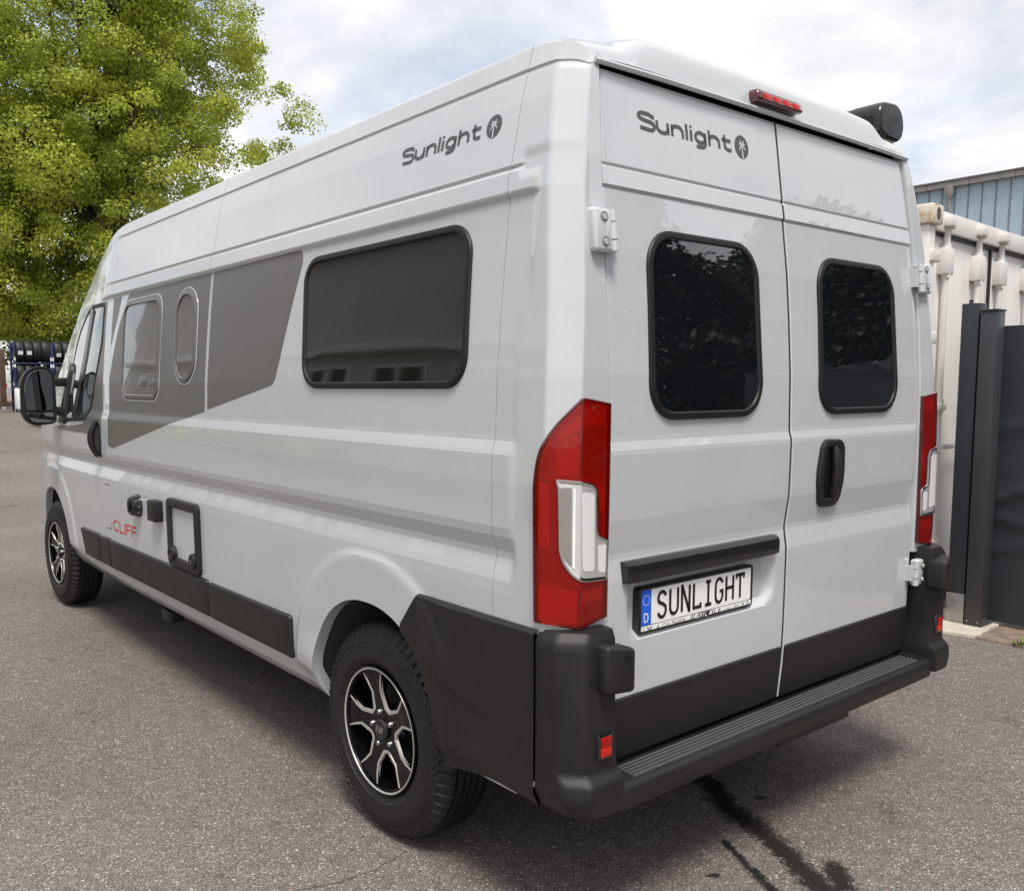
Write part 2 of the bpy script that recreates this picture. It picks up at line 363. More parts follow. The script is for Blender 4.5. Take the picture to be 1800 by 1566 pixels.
def rears(x, z, h): return (x, yrs(z) - h, z)
def qb(p0, p1, p2, n): return [tuple(p0[i] * (1 - t) ** 2 + 2 * p1[i] * t * (1 - t) + p2[i] * t * t for i in (0, 1)) for t in [(j / n) for j in range(n + 1)]]
def pillar(z):
    """plan outline of the left rear corner, from the side seam round to the door edge; returns points and index of the corner crease"""
    zz = min(z, 2.33); W0 = lambda y: -Wx(y, z); yb = yrs(zz) - .012
    c2 = (W0(yb + .055), yb + .055); c1 = (W0(yb + .055) + .068, yb); e = (-da(zz) - .006, yb + .004)
    lerp = lambda a, b, t: (a[0] + (b[0] - a[0]) * t, a[1] + (b[1] - a[1]) * t)
    s0 = (W0(c2[1] + .014), c2[1] + .014)
    P = [(W0(y), y) for y in np.linspace(.337, s0[1] + .002, 20)]
    P += qb(s0, c2, lerp(c2, c1, .16), 6)
    P += [lerp(c2, c1, t) for t in (.35, .55, .75)]
    k = len(P) + 3
    P += qb(lerp(c2, c1, .88), c1, lerp(c1, e, .09), 6)
    P += [lerp(c1, e, t) for t in (.3, .5, .7, .85, .95, 1.0)]
    P += [(e[0] + .004, e[1] + .012), (e[0] + .004, e[1] + .05)]
    return P, k
def pillar_pt(s, z, h, sg=-1):
    """s: metres along the corner from its crease, + towards the door"""
    P, k = pillar(z); P = P[:-2]; A = np.array(P); L = np.concatenate([[0], np.cumsum(np.linalg.norm(np.diff(A, axis=0), axis=1))]); L -= L[k]
    x = np.interp(s, L, A[:, 0]); y = np.interp(s, L, A[:, 1])
    x2, y2 = np.interp(s + .004, L, A[:, 0]), np.interp(s + .004, L, A[:, 1]); x1, y1 = np.interp(s - .004, L, A[:, 0]), np.interp(s - .004, L, A[:, 1])
    if s + .004 > L[-1]: x2, y2 = A[-1]; x1, y1 = A[-2]
    dx, dy = x2 - x1, y2 - y1; n = math.hypot(dx, dy) or 1; nx, ny = dy / n, -dx / n
    if ny > 0.2: nx, ny = -nx, -ny
    if nx > 0.5: nx, ny = -nx, -ny
    return (-sg * -1 * (x + nx * h) * (1 if sg < 0 else -1) * (1 if sg < 0 else 1), y + ny * h, z) if False else ((x + nx * h) * (-sg), y + ny * h, z)

van = empty('camper_van', (0, 0, 0), label='light grey high-roof camper van with dark grey side graphics, seen from behind', cat='van')

def rows(zs, step, crisp=.0013):
    out = []
    if crisp:
        q = set(zs)
        for a, b_, c in zip(zs[:-2], zs[1:-1], zs[2:]):
            if b_ - a > 3 * crisp: q.add(b_ - crisp)
            if c - b_ > 3 * crisp: q.add(b_ + crisp)
        zs = sorted(q)
    for a, b in zip(zs[:-1], zs[1:]):
        n = max(1, int(math.ceil((b - a) / step)))
        out += [a + (b - a) * i / n for i in range(n)]
    return out + [zs[-1]]
ZR = [z for z in rows(ZD, .016)]
TY = [3.4, 3.62, 3.75, 3.86, 3.98, 4.10, 4.26, 4.40, 4.55, 4.80, 5.00, 5.25, 5.5, 5.8, 5.94]
TZ = [2.386, 2.386, 2.378, 2.35, 2.30, 2.24, 2.14, 2.06, 1.965, 1.80, 1.64, 1.33, 1.16, .98, .84]
def ztop(y): return interp(y, TY, TZ) if y > 3.4 else 2.386
def zact(y, zc):
    if y <= 3.4: return zc
    z0 = 1.4 - .65 * sstep(4.75, 5.05, y)
    zt = ztop(y)
    return zc if zc <= z0 else z0 + (zc - z0) * (zt - z0) / (2.386 - z0)
def shell(name, y0, y1, step, m, sg=-1, zlo=.36, flange=True, parent=None, arches=True, extra=()):
    """one panel of the flank between two seams"""
    extra = [c - .72 + .012 * i for c in (RA[0], FA[0]) for i in range(120)]
    ys = [v for v in np.linspace(y0, y1, max(2, int(round((y1 - y0) / step)) + 1)) if v in (y0, y1) or not any(abs(v - c) < .72 for c in (RA[0], FA[0]))]
    ys = sorted(set([round(float(v), 4) for v in ys + [e for e in extra if y0 + .004 < e < y1 - .004]] + [round(y0, 4), round(y1, 4)]))
    zs = [z for z in ZR if z >= zlo - 1e-6]; nz_ = len(zs)
    P = []
    for y in ys:
        for z in zs: P.append([y, zact(y, z)])
    keep = []
    inside = [any(sup(p[0], p[1], A) < 1 for A in (RA, FA)) for p in P]
    for i in range(len(ys) - 1):
        for j in range(nz_ - 1):
            q = (i * nz_ + j, (i + 1) * nz_ + j, (i + 1) * nz_ + j + 1, i * nz_ + j + 1)
            cy_, cz_ = P[q[0]][0], P[q[2]][1]
            if cy_ < .655 and cz_ < .84: continue
            if not all(inside[k] for k in q): keep.append(q)
    used = set(k for q in keep for k in q)
    snapped = set()
    for k in used:
        if inside[k]:
            for A in (RA, FA):
                r = sup(P[k][0], P[k][1], A)
                if r < 1:
                    P[k][0] = A[0] + (P[k][0] - A[0]) / max(r, .05); P[k][1] = A[1] + (P[k][1] - A[1]) / max(r, .05); snapped.add(k)
    V = []; mapid = {}
    for k in sorted(used):
        mapid[k] = len(V); p = P[k]; V.append((sg * Wx(p[0], max(.36, p[1])), p[0], p[1]))
    F = [tuple(mapid[k] for k in (q if sg < 0 else q[::-1])) for q in keep]
    # turned-in edge round the arches and at the two seams
    cnt = {}
    for q in keep:
        for a, b in zip(q, q[1:] + q[:1]): cnt[(min(a, b), max(a, b))] = cnt.get((min(a, b), max(a, b)), 0) + 1
    for (a, b), c in cnt.items():
        if c != 1: continue
        ar = a in snapped and b in snapped
        sm = flange and not ar and ((P[a][0] == P[b][0]) and P[a][0] in (ys[0], ys[-1]))
        if not (ar or sm): continue
        d = .045 if ar else .014; ids = []
        for k in (a, b):
            v = V[mapid[k]]; ids.append(len(V)); V.append((v[0] - sg * d, v[1], v[2]))
        F.append((mapid[a], mapid[b], ids[1], ids[0]))
    return make(name, V, F, m, parent, sharp=50)
G = .0022
for sg in (-1, 1):
    shell('side_panel', .337 + G, 2.26 - G, .024, 'paint', sg, parent=van)
    shell('side_panel', 2.26 + G, 3.605 - G, .03, 'paint', sg, parent=van)
    shell('door_pillar', 3.605 + G, 3.715 - G, .02, 'paint', sg, parent=van)
    cd = shell('cab_door', 3.715 + G, 4.80 - G, .024, 'paint', sg, parent=van)
    shell('front_fender', 4.80 + G, 5.94, .024, 'paint', sg, parent=van)
    if sg < 0: cab_door = cd
def roof_z(x, y):
    zt = ztop(y); xt = Wx(y, zt) if y > .337 else Wx(.337, 2.386)
    u = min(1.0, abs(x) / xt); H = .067 if y < 3.4 else .067 - .02 * sstep(3.4, 4.2, y) - .05 * sstep(4.2, 5.5, y)
    z = zt + H * math.sqrt(max(0.0, 1 - u ** 3.5))
    S = 1 - sstep(.60, .72, abs(x))
    if y < .8: z += .002 * S * sstep(.8, .45, y) * min(1, max(0, (y - .19) / .06))
    if y < .36:
        D = .19 - .10 * S; pw = 2.2 + 1.2 * S; t = min(1.0, max(0.0, 1 - (y - .186) / D)); g = max(0.0, 1 - t ** pw) ** (1 / (2.0 + 1.2 * S)); ze = 2.337
        z = ze + (z - ze) * g
    if .5 < y < 3.4:                                                  # pressed ribs along the roof
        z += .006 * sum(1 - sstep(.02, .045, abs(abs(x) - c)) for c in (.18, .42, .62)) * sstep(.5, .7, y) * sstep(3.4, 3.2, y)
    return z
# rear corner pillars
for sg in (-1, 1):
    zs = [.872, .88, .90, .92, .94] + [z for z in ZR if z > .945]; V = []; F = []; n = 0
    for z in zs:
        P, k = pillar(z); n = len(P)
        for (x, y) in P:
            zz = z
            if z > 2.31: zz = 2.31 + (z - 2.31) / .076 * (roof_z(x, y) - 2.31)
            V.append((x * -sg, y, zz))
    for j in range(len(zs) - 1):
        for i in range(n - 1):
            q = (j * n + i, j * n + i + 1, (j + 1) * n + i + 1, (j + 1) * n + i); F.append(q if sg > 0 else q[::-1])
    make('rear_pillar', V, F, 'paint', van, sharp=30)
# roof
def roof_piece(name, y0, y1, ny):
    us = [1 - math.cos(pi / 2 * i / 22) for i in range(23)]; us = [-(1 - u) for u in us] + [0] + [(1 - u) for u in reversed(us)]
    us = sorted(set(round(u, 5) for u in us)); V = []; F = []
    ys = np.linspace(y0, y1, ny)
    for y in ys:
        xt = Wx(y, ztop(y))
        for u in us: V.append((u * xt, y, roof_z(u * xt, y)))
    n = len(us)
    for i in range(ny - 1):
        for j in range(n - 1): F.append((i * n + j, i * n + j + 1, (i + 1) * n + j + 1, (i + 1) * n + j))
    return make(name, V, F, 'paint', van, sharp=40)
roof_piece('roof_panel', .337 + G, 2.26 - G, 40); roof_piece('roof_panel', 2.26 + G, 3.62, 30)
rf = roof_piece('cab_roof', 3.62 + G, 4.42, 24)
ws = roof_piece('windscreen', 4.42 + G, 5.22, 20); ws.data.materials[0] = MT['cab_glass']
roof_piece('bonnet', 5.22 + G, 5.94, 14)
V = []; F = []                                                          # nose
ysn = 5.94
for k, z in enumerate(np.linspace(.36, .84, 8)):
    xt = Wx(ysn, z)
    for j in range(13): u = -1 + 2 * j / 12; V.append((u * xt, ysn + .05 * (1 - u * u), z))
for k in range(7):
    for j in range(12): F.append((k * 13 + j, k * 13 + j + 1, (k + 1) * 13 + j + 1, (k + 1) * 13 + j))
make('front_bumper', V, F, 'plastic', van)
# roof cap over the rear doors
PB, kc = pillar(2.386); PB = [p for p in PB[:-2]]
PB = PB + [(PB[-1][0] * (1 - t), PB[-1][1] + (.168 - PB[-1][1]) * min(1, t * 8)) for t in np.linspace(0.03, 1, 34)]
PB = PB + [(-x, y) for (x, y) in reversed(PB[:-1])]
V = []; F = []; nt_ = 22
for j in range(nt_ + 1):
    t = 1 - math.cos(pi / 2 * j / nt_)
    for (x, y) in PB:
        X, Y = x * (1 - .5 * t), y + (.337 - G - y) * t
        V.append((X, Y, roof_z(X, Y)))
n = len(PB)
for j in range(nt_):
    for i in range(n - 1): F.append((j * n + i, j * n + i + 1, (j + 1) * n + i + 1, (j + 1) * n + i))
b0 = nt_ * n                                                            # close the middle strip
make('roof_cap', V, F, 'paint', van, sharp=50)
mb = MB(); mb.tube([(x, .170 + .006 * abs(x / .82) ** 6, 2.330 - .003 * (x / .82) ** 2) for x in np.linspace(-.835, .835, 40)], .008, 8); mb.build('drip_rail', 'paint', van)
mb = MB(); mb.box((-.86, .215, .45), (.86, .23, 2.34)); mb.box((-.69, .235, .42), (.69, 5.6, .46)); mb.box((-.97, 1.42, .40), (.97, 4.4, .44)); mb.box((-.66, .25, .30), (.66, 5.7, .43)); mb.box((-.5, .20, .33), (.5, .3, .45)); mb.box((-.95, .20, .43), (.95, .50, .46)); mb.box((-.008, .118, .50), (-.001, .122, .68)) if False else None  # black sheet added behind the doors darkens seams; floor boxes stop light showing through
mb.build('underbody_seam_backing', 'under', van)
# rear doors
for sgn, x_in in ((-1, -.0105), (1, .0015)):
    zs = rows([.487, .492, .50] + [z for z in RZ if .51 < z < 2.31] + [2.306, 2.314, 2.320], .012 if sgn < 0 else .016, .0013); V = []; F = []
    nx = 72 if sgn < 0 else 40
    for z in zs:
        a = da(z); xo = sgn * (a - .004)
        xs = [xo, xo - sgn * .001, xo - sgn * .004] + list(np.linspace(xo - sgn * .01, x_in + sgn * .008, nx)) + [x_in + sgn * .003, x_in + sgn * .0006, x_in]
        for i, x in enumerate(xs):
            e = {0: .03, 1: .006, 2: .0012}.get(i, {0: .03, 1: .0025, 2: .0}.get(len(xs) - 1 - i, 0))
            ez = .02 if z in (zs[0], zs[-1]) else .003 if z in (zs[1], zs[-2]) else 0
            V.append((x, ydoor(x, z) + max(e, ez), z))
    n = len(xs)
    for j in range(len(zs) - 1):
        for i in range(n - 1):
            q = (j * n + i, j * n + i + 1, (j + 1) * n + i + 1, (j + 1) * n + i); F.append(q if sgn < 0 else q[::-1])
    d = make('rear_door', V, F, 'paint', van, sharp=32)
    if sgn < 0:
        mb = MB()
        for za, zb in zip(RZ[1:-1], RZ[2:]):
            mb.quad((-.0103, yr(za) + .004, za), (.0013, yr(za) + .004, za), (.0013, yr(zb) + .004, zb), (-.0103, yr(zb) + .004, zb))
        mb.build('seal_gap_strip', 'rubber', d)  # dark strip added in the gap between the doors to paint its shade
    if sgn < 0: doorL = d
    else: doorR = d
    # black lower trim
    x0, x1 = (sgn * .838, x_in + sgn * .004); lo_, hi_ = min(x0, x1), max(x0, x1)
    fill('lower_trim', rrect(lo_, hi_, .492, .666, .008), .008, lambda u, v, h: (u, yr(v) - h, v), 'plastic', d, rings=6, edge=[(0, .0), (.0005, .005), (.004, .008)])
MT['pane_side'] = MT['pane_grey']
FRAME = [(0, -.002), (0.0, .005), (.003, .009), (.009, .0105), (.018, .010), (.021, .006), (.023, .003)]
def window(path, mp_, parent, prof=FRAME, pane='pane', h=.0045, ins=.0215, fm='frame'):
    ring('window_frame', path, prof, mp_, fm, parent)
    fill('window_pane', inset(path, ins), h, mp_, pane, parent, rings=7)
window(rpoly([(-.690, 1.408), (-.166, 1.408), (-.172, 1.920), (-.680, 1.920)], .105, 9), rears, doorL)
window(rpoly([(.155, 1.404), (.680, 1.404), (.668, 1.918), (.163, 1.918)], .105, 9), rears, doorR)
# flank windows
window(rpoly([(.462, 1.494), (1.39, 1.494), (1.425, 1.955), (.478, 1.955)], .095, 9), side, van, pane='pane_side')
thin = [(0, -.002), (0, .004), (.005, .009), (.012, .009), (.018, .011), (.023, .008), (.0245, .0)]
window(rpoly([(2.835, 1.435), (3.385, 1.438), (3.40, 1.945), (2.845, 1.945)], .085, 8), side, van, prof=thin, pane='hatch_glass', fm='vinyl')
window(rpoly([(2.385, 1.517), (2.635, 1.520), (2.655, 1.94), (2.40, 1.94)], .12, 10), side, van, prof=thin, pane='hatch_glass', fm='vinyl')
# silver-white keylines round the two hatches in the graphic
wl = [(-.006, -.001), (-.004, .0028), (.002, .0028), (.004, -.001)]
ring('keyline', rpoly([(2.828, 1.428), (3.392, 1.431), (3.407, 1.952), (2.838, 1.952)], .09, 8), wl, side, 'paint', van)
ring('keyline', rpoly([(2.378, 1.510), (2.642, 1.513), (2.662, 1.947), (2.393, 1.947)], .125, 10), wl, side, 'paint', van)
# ------------------------------------------------------------------ side graphics
YG = [.30 + .04 * i for i in range(120)]; ZG = ZR
g2 = rpoly([(2.245, 1.402), (1.618, 1.51), (1.448, 1.955), (1.462, 1.992), (2.245, 1.990)], [.003, .03, .02, .015, .003], 4)
decal('grey_graphic', g2, YG, ZG, side, .0012, 'vinyl', van)
g1 = rpoly([(2.275, 1.990), (2.275, 1.394), (2.68, 1.325), (3.53, 1.163), (3.598, 1.175), (3.598, 1.55), (3.50, 1.80), (3.345, 1.988)], [.003, .003, .0, .02, .003, .01, .1, .02], 4)
decal('grey_graphic', g1, YG, ZG, side, .0012, 'vinyl', van)
decal('grey_graphic', rpoly([(3.598, 1.985), (3.598, 1.72), (3.50, 1.90), (3.465, 1.985)], .008, 3), YG, ZG, side, .0012, 'vinyl', van)
# cab door graphic round the window
dg = [(3.725, 1.98), (3.725, 1.15), (3.80, 1.145), (3.86, 1.16), (3.96, 1.21), (4.05, 1.225), (4.30, 1.225), (4.72, 1.225), (4.72, 1.262), (4.30, 1.262), (4.10, 1.28), (4.0, 1.33), (3.93, 1.42), (3.78, 1.98)]
decal('grey_graphic', dg, [3.7 + .02 * i for i in range(60)], ZG, lambda y, z, h: side(y, z, h), .0012, 'vinyl', cab_door)
# cab door glass
gl = rpoly([(3.77, 1.965), (3.775, 1.75), (3.93, 1.42), (4.03, 1.315), (4.62, 1.285), (4.66, 1.33), (4.43, 1.80), (4.24, 1.925), (4.05, 1.968)], [.03, .02, .05, .05, .02, .02, .1, .08, .05], 5)
ring('window_seal', gl, [(-.012, -.002), (-.012, .004), (.004, .006), (.014, .003)], side, 'rubber', cab_door)
fill('window_pane', inset(gl, .004), .0025, side, 'cab_glass', cab_door, rings=9)
V, F = strokes([[(4.02, 1.955), (4.15, 1.65), (4.30, 1.305)]], .075, side, .010); make('window_divider', V, F, 'plastic_s', cab_door)
# mirror sail, door handle
fill('mirror_sail', rpoly([(4.50, 1.265), (4.70, 1.265), (4.62, 1.50), (4.52, 1.66), (4.48, 1.60)], .02, 4), .02, side, 'plastic', cab_door, edge=[(0, 0), (.002, .015), (.006, .02)])
fill('handle_recess', rpoly([(3.735, 1.10), (3.80, 1.095), (3.85, 1.14), (3.84, 1.26), (3.80, 1.315), (3.745, 1.31)], .035, 5), .006, side, 'plastic', cab_door, edge=[(0, 0), (.002, .006), (.008, .008)])
mb = MB(); mb.tube([side(3.775 + .012 * math.sin(pi * t), 1.105 + .20 * t, .012 + .030 * math.sin(pi * t)) for t in np.linspace(0, 1, 12)], [.013 + .006 * math.sin(pi * t) for t in np.linspace(0, 1, 12)], 8)
mb.build('door_handle', 'plastic', cab_door)
# black skirts
for (a, b, s) in ((3.832, 4.235, .03), (3.645, 3.822, 0), (2.268, 3.632, 0), (1.490, 2.252, 0)):
    p = rpoly([(a, .478), (b - s * 2.5, .478), (b, .640), (a, .646)], .014, 4)
    us = np.linspace(a, b, 12)
    P = []
    for i in range(len(p)):                                            # denser outline for long pieces
        q, r_ = p[i], p[(i + 1) % len(p)]; n = max(1, int(abs(q[0] - r_[0]) / .08))
        P += [(q[0] + (r_[0] - q[0]) * t / n, q[1] + (r_[1] - q[1]) * t / n) for t in range(n)]
    fill('side_trim', P, .016, side, 'plastic', van, rings=5, edge=[(0, -.003), (.001, .010), (.005, .015), (.010, .016)])
# fuel flap edges
for q in ([(3.708, .953), (3.625, .953)], [(3.708, .703), (3.618, .705), (3.618, .745)]): V, F = strokes([q], .004, side, .0008); make('fuel_flap_gap', V, F, 'ink', van)
# outdoor shower port, socket box, cassette hatch
def puck(name, y, z, prof, m, parent, n=28):
    V = []; F = []; b = Wx(y, z)
    for (r, h) in prof: V += [(-(b + h), y + r * math.cos(2 * pi * i / n), z + r * math.sin(2 * pi * i / n)) for i in range(n)]
    for j in range(len(prof) - 1):
        for i in range(n): F.append((j * n + i, j * n + (i + 1) % n, (j + 1) * n + (i + 1) % n, (j + 1) * n + i))
    F.append(tuple((len(prof) - 1) * n + i for i in range(n)))
    return make(name, V, F, m, parent)
fc = puck('filler_cap', 3.15, .887, [(.060, -.01), (.060, .012), (.055, .018), (.050, .020), (.050, .040), (.044, .046), (.030, .046), (.028, .034), (.012, .034)], 'plastic_s', van)
for a in range(10):
    t = 2 * pi * a / 10; c = side(3.15, .887, 0); puck('screw', 3.15 + .055 * math.cos(t), .887 + .055 * math.sin(t), [(.004, .01), (.004, .021), (.002, .023)], 'steel', fc, 8)
rbox('cap_grip', (-(Wx(3.15, .887) + .058), 3.143, .857), (-(Wx(3.15, .887) + .03), 3.157, .917), .004, 'plastic_s', fc)
b = Wx(2.855, .9); rbox('power_socket', (-(b + .042), 2.80, .842), (-(b - .01), 2.91, .945), .006, 'plastic', van)
hp = rrect(2.335, 2.712, .650, .975, .03, 6)
ht = ring('service_hatch', hp, [(0, -.005), (0, .014), (.004, .019), (.012, .021), (.038, .019), (.043, .013), (.046, .002)], side, 'plastic', van)
decal('hatch_panel', inset(hp, .043), [2.3 + .02 * i for i in range(24)], ZR, side, .004, 'paint', ht)
for yy in (2.395, 2.655):
    lk = puck('hatch_lock', yy, .712, [(.036, .0), (.036, .024), (.032, .029), (.016, .030), (.015, .025), (.004, .025)], 'plastic', ht, 20)
V, F = strokes([arc(2.395, .712, .007, .007, 0, 360, 12)], .006, side, .031); make('lock_barrel', V, F, 'steel', ht)
# ------------------------------------------------------------------ lettering
def LT(c):
    A = arc
    d = {
     'S': [[(1.02, .80)] + A(.62, .76, .36, .20, 80, 90, 1) + A(.34, .755, .30, .20, 90, 262, 10) + A(.72, .245, .30, .20 + .05, 98, -88, 12) + [(.10, .045)]],
     'u': [[(.06, .72), (.06, .36)] + A(.40, .34, .34, .30, 180, 270, 8) + A(.46, .34, .30, .30, 270, 360, 8) + [(.76, .72)], [(.76, .40), (.76, .0)]],
     'n': [[(.06, .0), (.06, .72)], [(.06, .36)] + A(.38, .36, .32, .32, 180, 90, 6) + A(.44, .36, .32, .32, 90, 0, 8) + [(.76, .0)]],
     'l': [[(.06, .0), (.06, 1.0)]],
     'i': [[(.06, .0), (.06, .72)], [(.06, .86), (.06, 1.0)]],
     'g': [A(.40, .36, .34, .32, 0, 360, 24), [(.74, .72), (.74, .02)] + A(.42, -.0, .32, .24, 0, -90, 8) + [(.10, -.25)]],
     'h': [[(.06, .0), (.06, 1.0)], [(.06, .36)] + A(.38, .36, .32, .32, 180, 90, 6) + A(.44, .36, .32, .32, 90, 0, 8) + [(.76, .0)]],
     't': [[(.20, .98), (.20, .30)] + A(.46, .30, .26, .25, 180, 270, 8) + [(.68, .05)], [(.0, .66), (.66, .66)]],
    }
    w = {'S': 1.13, 'u': .98, 'n': .98, 'l': .30, 'i': .30, 'g': .98, 'h': .98, 't': .72}
    return d[c], w[c]
def sunlight(mp_, w_total, cap, parent):
    polys = []; x = 0
    for ch in 'Sunlight':
        d, w = LT(ch)
        for s in d: polys.append([(p[0] + x, p[1]) for p in s])
        x += w
    sx = w_total / (x - .1)
    polys = [[(p[0] * sx, p[1] * cap) for p in s] for s in polys]
    V, F = strokes(polys, cap * .225, mp_, .0015)
    return make('lettering', V, F, 'logo', parent, smooth=False)
def palm(mp_, cu, cv, r, parent):
    n = 36; V = [mp_(cu, cv, .0015)] + [mp_(cu + r * math.cos(2 * pi * i / n), cv + r * math.sin(2 * pi * i / n), .0015) for i in range(n)]
    d = make('emblem_disc', V, [(0, i + 1, (i + 1) % n + 1) for i in range(n)], 'logo', parent, smooth=False)
    V = []; F = []
    tr = [(-.02 + .05 * math.sin(t * 1.6), .18 - t * 1.17) for t in np.linspace(0, 1, 7)]
    for i, (px, py) in enumerate(tr):
        w = .05 + .05 * i / 6
        V += [mp_(cu + (px - w) * r, cv + py * r, .0024), mp_(cu + (px + w) * r, cv + py * r, .0024)]
        if i: k = len(V); F.append((k - 4, k - 3, k - 1, k - 2))
    for ang, L in ((58, .62), (20, .55), (-32, .62), (125, .62), (165, .55), (222, .66)):
        a = math.radians(ang); dx, dy = math.cos(a), math.sin(a); pts = []
        for t in np.linspace(0, 1, 6):
            w = .13 * math.sin(pi * min(1, t * .93 + .07)) ** .8; drop = -.16 * t * t * (1 if abs(dx) > .3 else .2)
            cxp, cyp = dx * L * t, .18 + dy * L * t + drop; pts.append((cxp - dy * w * .6, cyp + dx * w * .6, cxp + dy * w * .6, cyp - dx * w * .6))
        for i, q in enumerate(pts):
            V += [mp_(cu + q[0] * r, cv + q[1] * r, .0024), mp_(cu + q[2] * r, cv + q[3] * r, .0024)]
            if i: k = len(V); F.append((k - 4, k - 3, k - 1, k - 2))
    make('palm_tree_mark', V, F, 'paint', d, smooth=False)
sunlight(lambda u, v, h: rear(-.672 + u, 2.186 + v, h), .412, .044, doorL); palm(lambda u, v, h: rear(u, v, h), -.203, 2.208, .034, doorL)
sunlight(lambda u, v, h: side(.872 - u + v * .0, 2.182 + v, h), .375, .044, van); palm(lambda u, v, h: side(-u, v, h), -.438, 2.202, .031, van)
CL = {'C': [arc(.42, .5, .40, .46, 42, 318, 18)], 'L': [[(.05, 1.0), (.05, .05), (.62, .05)]], 'I': [[(.05, .0), (.05, 1.0)]], 'F': [[(.05, .0), (.05, .95), (.66, .95)], [(.05, .52), (.60, .52)]]}
CW = {'C': .93, 'L': .72, 'I': .24, 'F': .78}
polys = []; x = 0
for ch in 'CLIFF':
    for s in CL[ch]: polys.append([((p[0] + x), p[1]) for p in s])
    x += CW[ch]
sx = .392 / x
V, F = strokes([[(p[0] * sx, p[1] * .060) for p in s] for s in polys], .0105, lambda u, v, h: side(3.585 - u, .703 + v, h), .0015); make('lettering', V, F, 'red_vinyl', van, smooth=False)

# ------------------------------------------------------------------ number plate, plate bar, handle on the rear doors
px0, px1, pz0, pz1 = -.716, -.186, .826, .955
yp = .109
bar = MB(); n = 24
for i in range(n + 1):
    x = -.788 + (.788 - .076) * i / n; e = 1 if 0 < i < n else .75
    for (dy, z) in ((.01, 1.038), (-.012 * e, 1.036), (-.024 * e, 1.028), (-.028 * e, 1.016), (-.027 * e, .988), (-.024 * e, .981), (.0, .979), (.03, .979)):
        bar.v.append((x, .100 + dy, z))
for i in range(n):
    for j in range(7): bar.f.append((i * 8 + j, (i + 1) * 8 + j, (i + 1) * 8 + j + 1, i * 8 + j + 1))
bar.f.append(tuple(range(8))); bar.f.append(tuple(reversed(range(n * 8, n * 8 + 8))))
bar.build('plate_light_bar', 'plastic_s', doorL)
pp = lambda u, v, h: (px0 + u, yp - h, pz0 + v)
fr = rrect(0, .530, 0, .130, .012, 5)
plate = ring('plate_holder', fr, [(0, -.022), (0, .008), (.002, .011), (.008, .011), (.010, .007)], pp, 'plastic_s', doorL)
fill('number_plate', rrect(.006, .524, .0225, .124, .008, 4), .0085, pp, 'white', plate, rings=2)
fill('dealer_strip', rrect(.007, .523, .004, .0215, .002, 2), .0105, pp, 'white', plate, rings=2)
decal('euro_band', rpoly([(.008, .0235), (.051, .0235), (.051, .1225), (.008, .1225)], [.005, 0, 0, .005], 3), [-1, 1], [-1, 1], pp, .0095, 'blue_eu', plate, smooth=False)
V = []; F = []
for k in range(12):
    t = 2 * pi * k / 12; c = (.0295 + .0135 * math.cos(t), .093 + .0135 * math.sin(t)); b = len(V)
    for j in range(10): q = pi / 2 + pi * j / 5; r = .0026 if j % 2 == 0 else .0011; V.append(pp(c[0] + r * math.cos(q), c[1] + r * math.sin(q), .0103))
    F.append(tuple(range(b, b + 10)))
make('star_circle', V, F, 'white', plate, smooth=False)
V, F = strokes([[(.0215, .033), (.0215, .056), (.028, .056)] + arc(.028, .0445, .0095, .0115, 90, -90, 10) + [(.0215, .033)]], .0036, pp, .0103); make('lettering', V, F, 'white', plate, smooth=False)
def PLT(c):
    A = arc
    return {'S': [A(.5, .74, .42, .23, 15, 90, 4) + A(.5, .74, .42, .23, 100, 225, 7) + [(.5, .52)] + A(.5, .26, .42, .26, 40, -165, 12)],
            'U': [[(.06, 1), (.06, .3)] + A(.5, .30, .44, .28, 180, 360, 12) + [(.94, 1)]],
            'N': [[(.06, 0), (.06, 1), (.1, 1), (.9, 0), (.94, 0), (.94, 1)]],
            'L': [[(.1, 1), (.1, .04), (.92, .04), (.92, .2)]],
            'I': [[(.5, .96), (.5, .04)], [(.2, .96), (.8, .96)], [(.12, .04), (.9, .04)]],
            'G': [A(.5, .70, .43, .28, 20, 180, 9) + A(.5, .30, .43, .28, 180, 360, 9) + [(.93, .47), (.58, .47)]],
            'H': [[(.06, 0), (.06, 1)], [(.94, 0), (.94, 1)], [(.06, .52), (.94, .52)]],
            'T': [[(.5, 0), (.5, .96)], [(.03, .80), (.03, .96), (.97, .96), (.97, .80)]]}[c]
polys = []
for i, ch in enumerate('SUNLIGHT'):
    for s in PLT(ch): polys.append([(.078 + i * .0525 + p[0] * .039, .036 + p[1] * .074) for p in s])
V, F = strokes(polys, .0098, pp, .0098); make('lettering', V, F, 'ink', plate, smooth=False)
